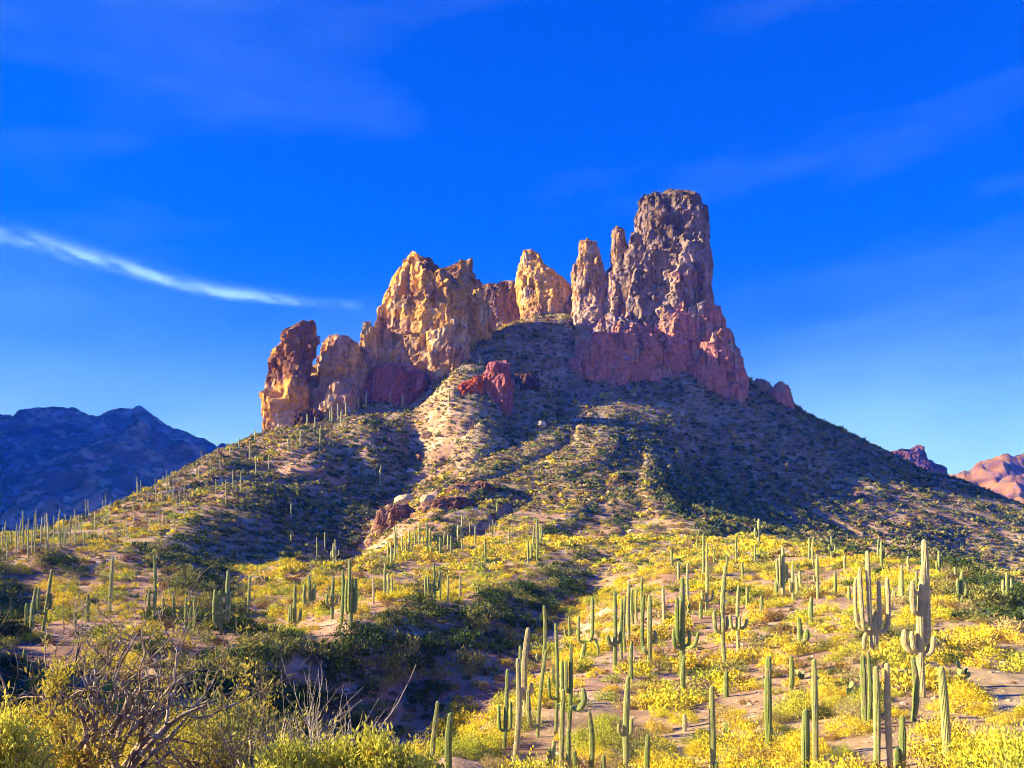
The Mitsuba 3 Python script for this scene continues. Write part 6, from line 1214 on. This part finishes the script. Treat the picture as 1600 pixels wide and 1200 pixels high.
woody_bush('thorny_bush', 'tangled grey branched bush, nearly leafless, at the bottom left', 'bush', -3.64, 8.6, 20, 7, 480, 'jojoba_leaves', depth=3, length=1.35, radius=0.042, spread=0.65, leafy=0.25)
woody_bush('leafy_bush', 'grey stemmed bush with gold green leaf tufts, left of the tangled bush', 'bush', -4.05, 8.2, 5, 17, 2200, 'jojoba_leaves', depth=3, length=0.85, radius=0.02, spread=0.5, leafy=0.8)
woody_bush('leafy_bush', 'leafy gold and green bush right of the tangled bush', 'bush', -3.1, 9.8, 6, 27, 2300, 'jojoba_leaves', depth=3, length=0.85, radius=0.018, spread=0.8, leafy=0.9)
woody_bush('thorny_bush', 'low spreading tangle of dark bare branches between the leafy bush and pale twigs', 'bush', -2.56, 9.6, 14, 37, 260, 'jojoba_leaves', depth=3, length=0.85, radius=0.026, spread=1.1, leafy=0.3)
woody_bush('bare_bush', 'bare bush of thin grey upright twigs at bottom centre left', 'bush', -2.1, 10.5, 30, 47, 0, 'jojoba_leaves', depth=1, length=0.95, radius=0.013, spread=0.7, wander=0.12, bark='pale_bark')
woody_bush('bare_bush', 'small bare twig bush beside a round gold bush', 'bush', -1.52, 12, 9, 57, 0, 'jojoba_leaves', depth=1, length=0.75, radius=0.008, spread=0.9, wander=0.12, bark='pale_bark')
wand_plant('pale crooked wand rising alone above the bare twigs', -1.81, 11, 2, 1.75, 67, spread=0.12, thick=0.011, name='bare_wand')
brittlebush('brittlebush', 'yellow leafy brittlebush in the bottom left corner', 'brittlebush', -3.56, 6.8, 0.5, 0.9, 80)
brittlebush('brittlebush', 'yellow brittlebush cut by the left edge', 'brittlebush', -4.24, 7.4, 0.6, 1.05, 81)
brittlebush('brittlebush', 'left yellow brittlebush of the row at the bottom edge', 'brittlebush', -1.84, 8.0, 0.42, 0.72, 82)
brittlebush('brittlebush', 'second yellow brittlebush of the row at the bottom edge', 'brittlebush', -1.51, 8.4, 0.45, 0.74, 83)
brittlebush('brittlebush', 'tallest yellow brittlebush of the row at the bottom edge', 'brittlebush', -1.09, 8.2, 0.48, 0.8, 84)
brittlebush('brittlebush', 'right yellow brittlebush of the row at the bottom edge', 'brittlebush', -0.82, 8.8, 0.4, 0.62, 85)
brittlebush('gold_bush', 'round gold bush above the brittlebush row', 'bush', -2.3, 18, 0.85, 1.2, 99, n=3200, mat='gold_leaves')
wand_plant('spindly many stemmed ocotillo on the left shelf', np.float64(-46.98), np.float64(104.38), 11, 3.0, 171, spread=0.45, thick=0.035)
prickly_pear('prickly pear clump left of the green saguaro by the tallest trunk', np.float64(17.97), np.float64(51.35), 16, 0.42, 300)
prickly_pear('prickly pear clump below the tallest saguaro, towards the right edge', np.float64(24.52), np.float64(54.24), 18, 0.45, 301)
prickly_pear('small prickly pear right of the tall slim pale saguaro', np.float64(17.66), np.float64(54.83), 12, 0.36, 302)
prickly_pear('prickly pear clump left of the large armless green saguaro', np.float64(10.28), np.float64(46.44), 16, 0.36, 303)
prickly_pear('prickly pear below the double green barrel saguaro', np.float64(18.38), np.float64(62.31), 14, 0.4, 304)
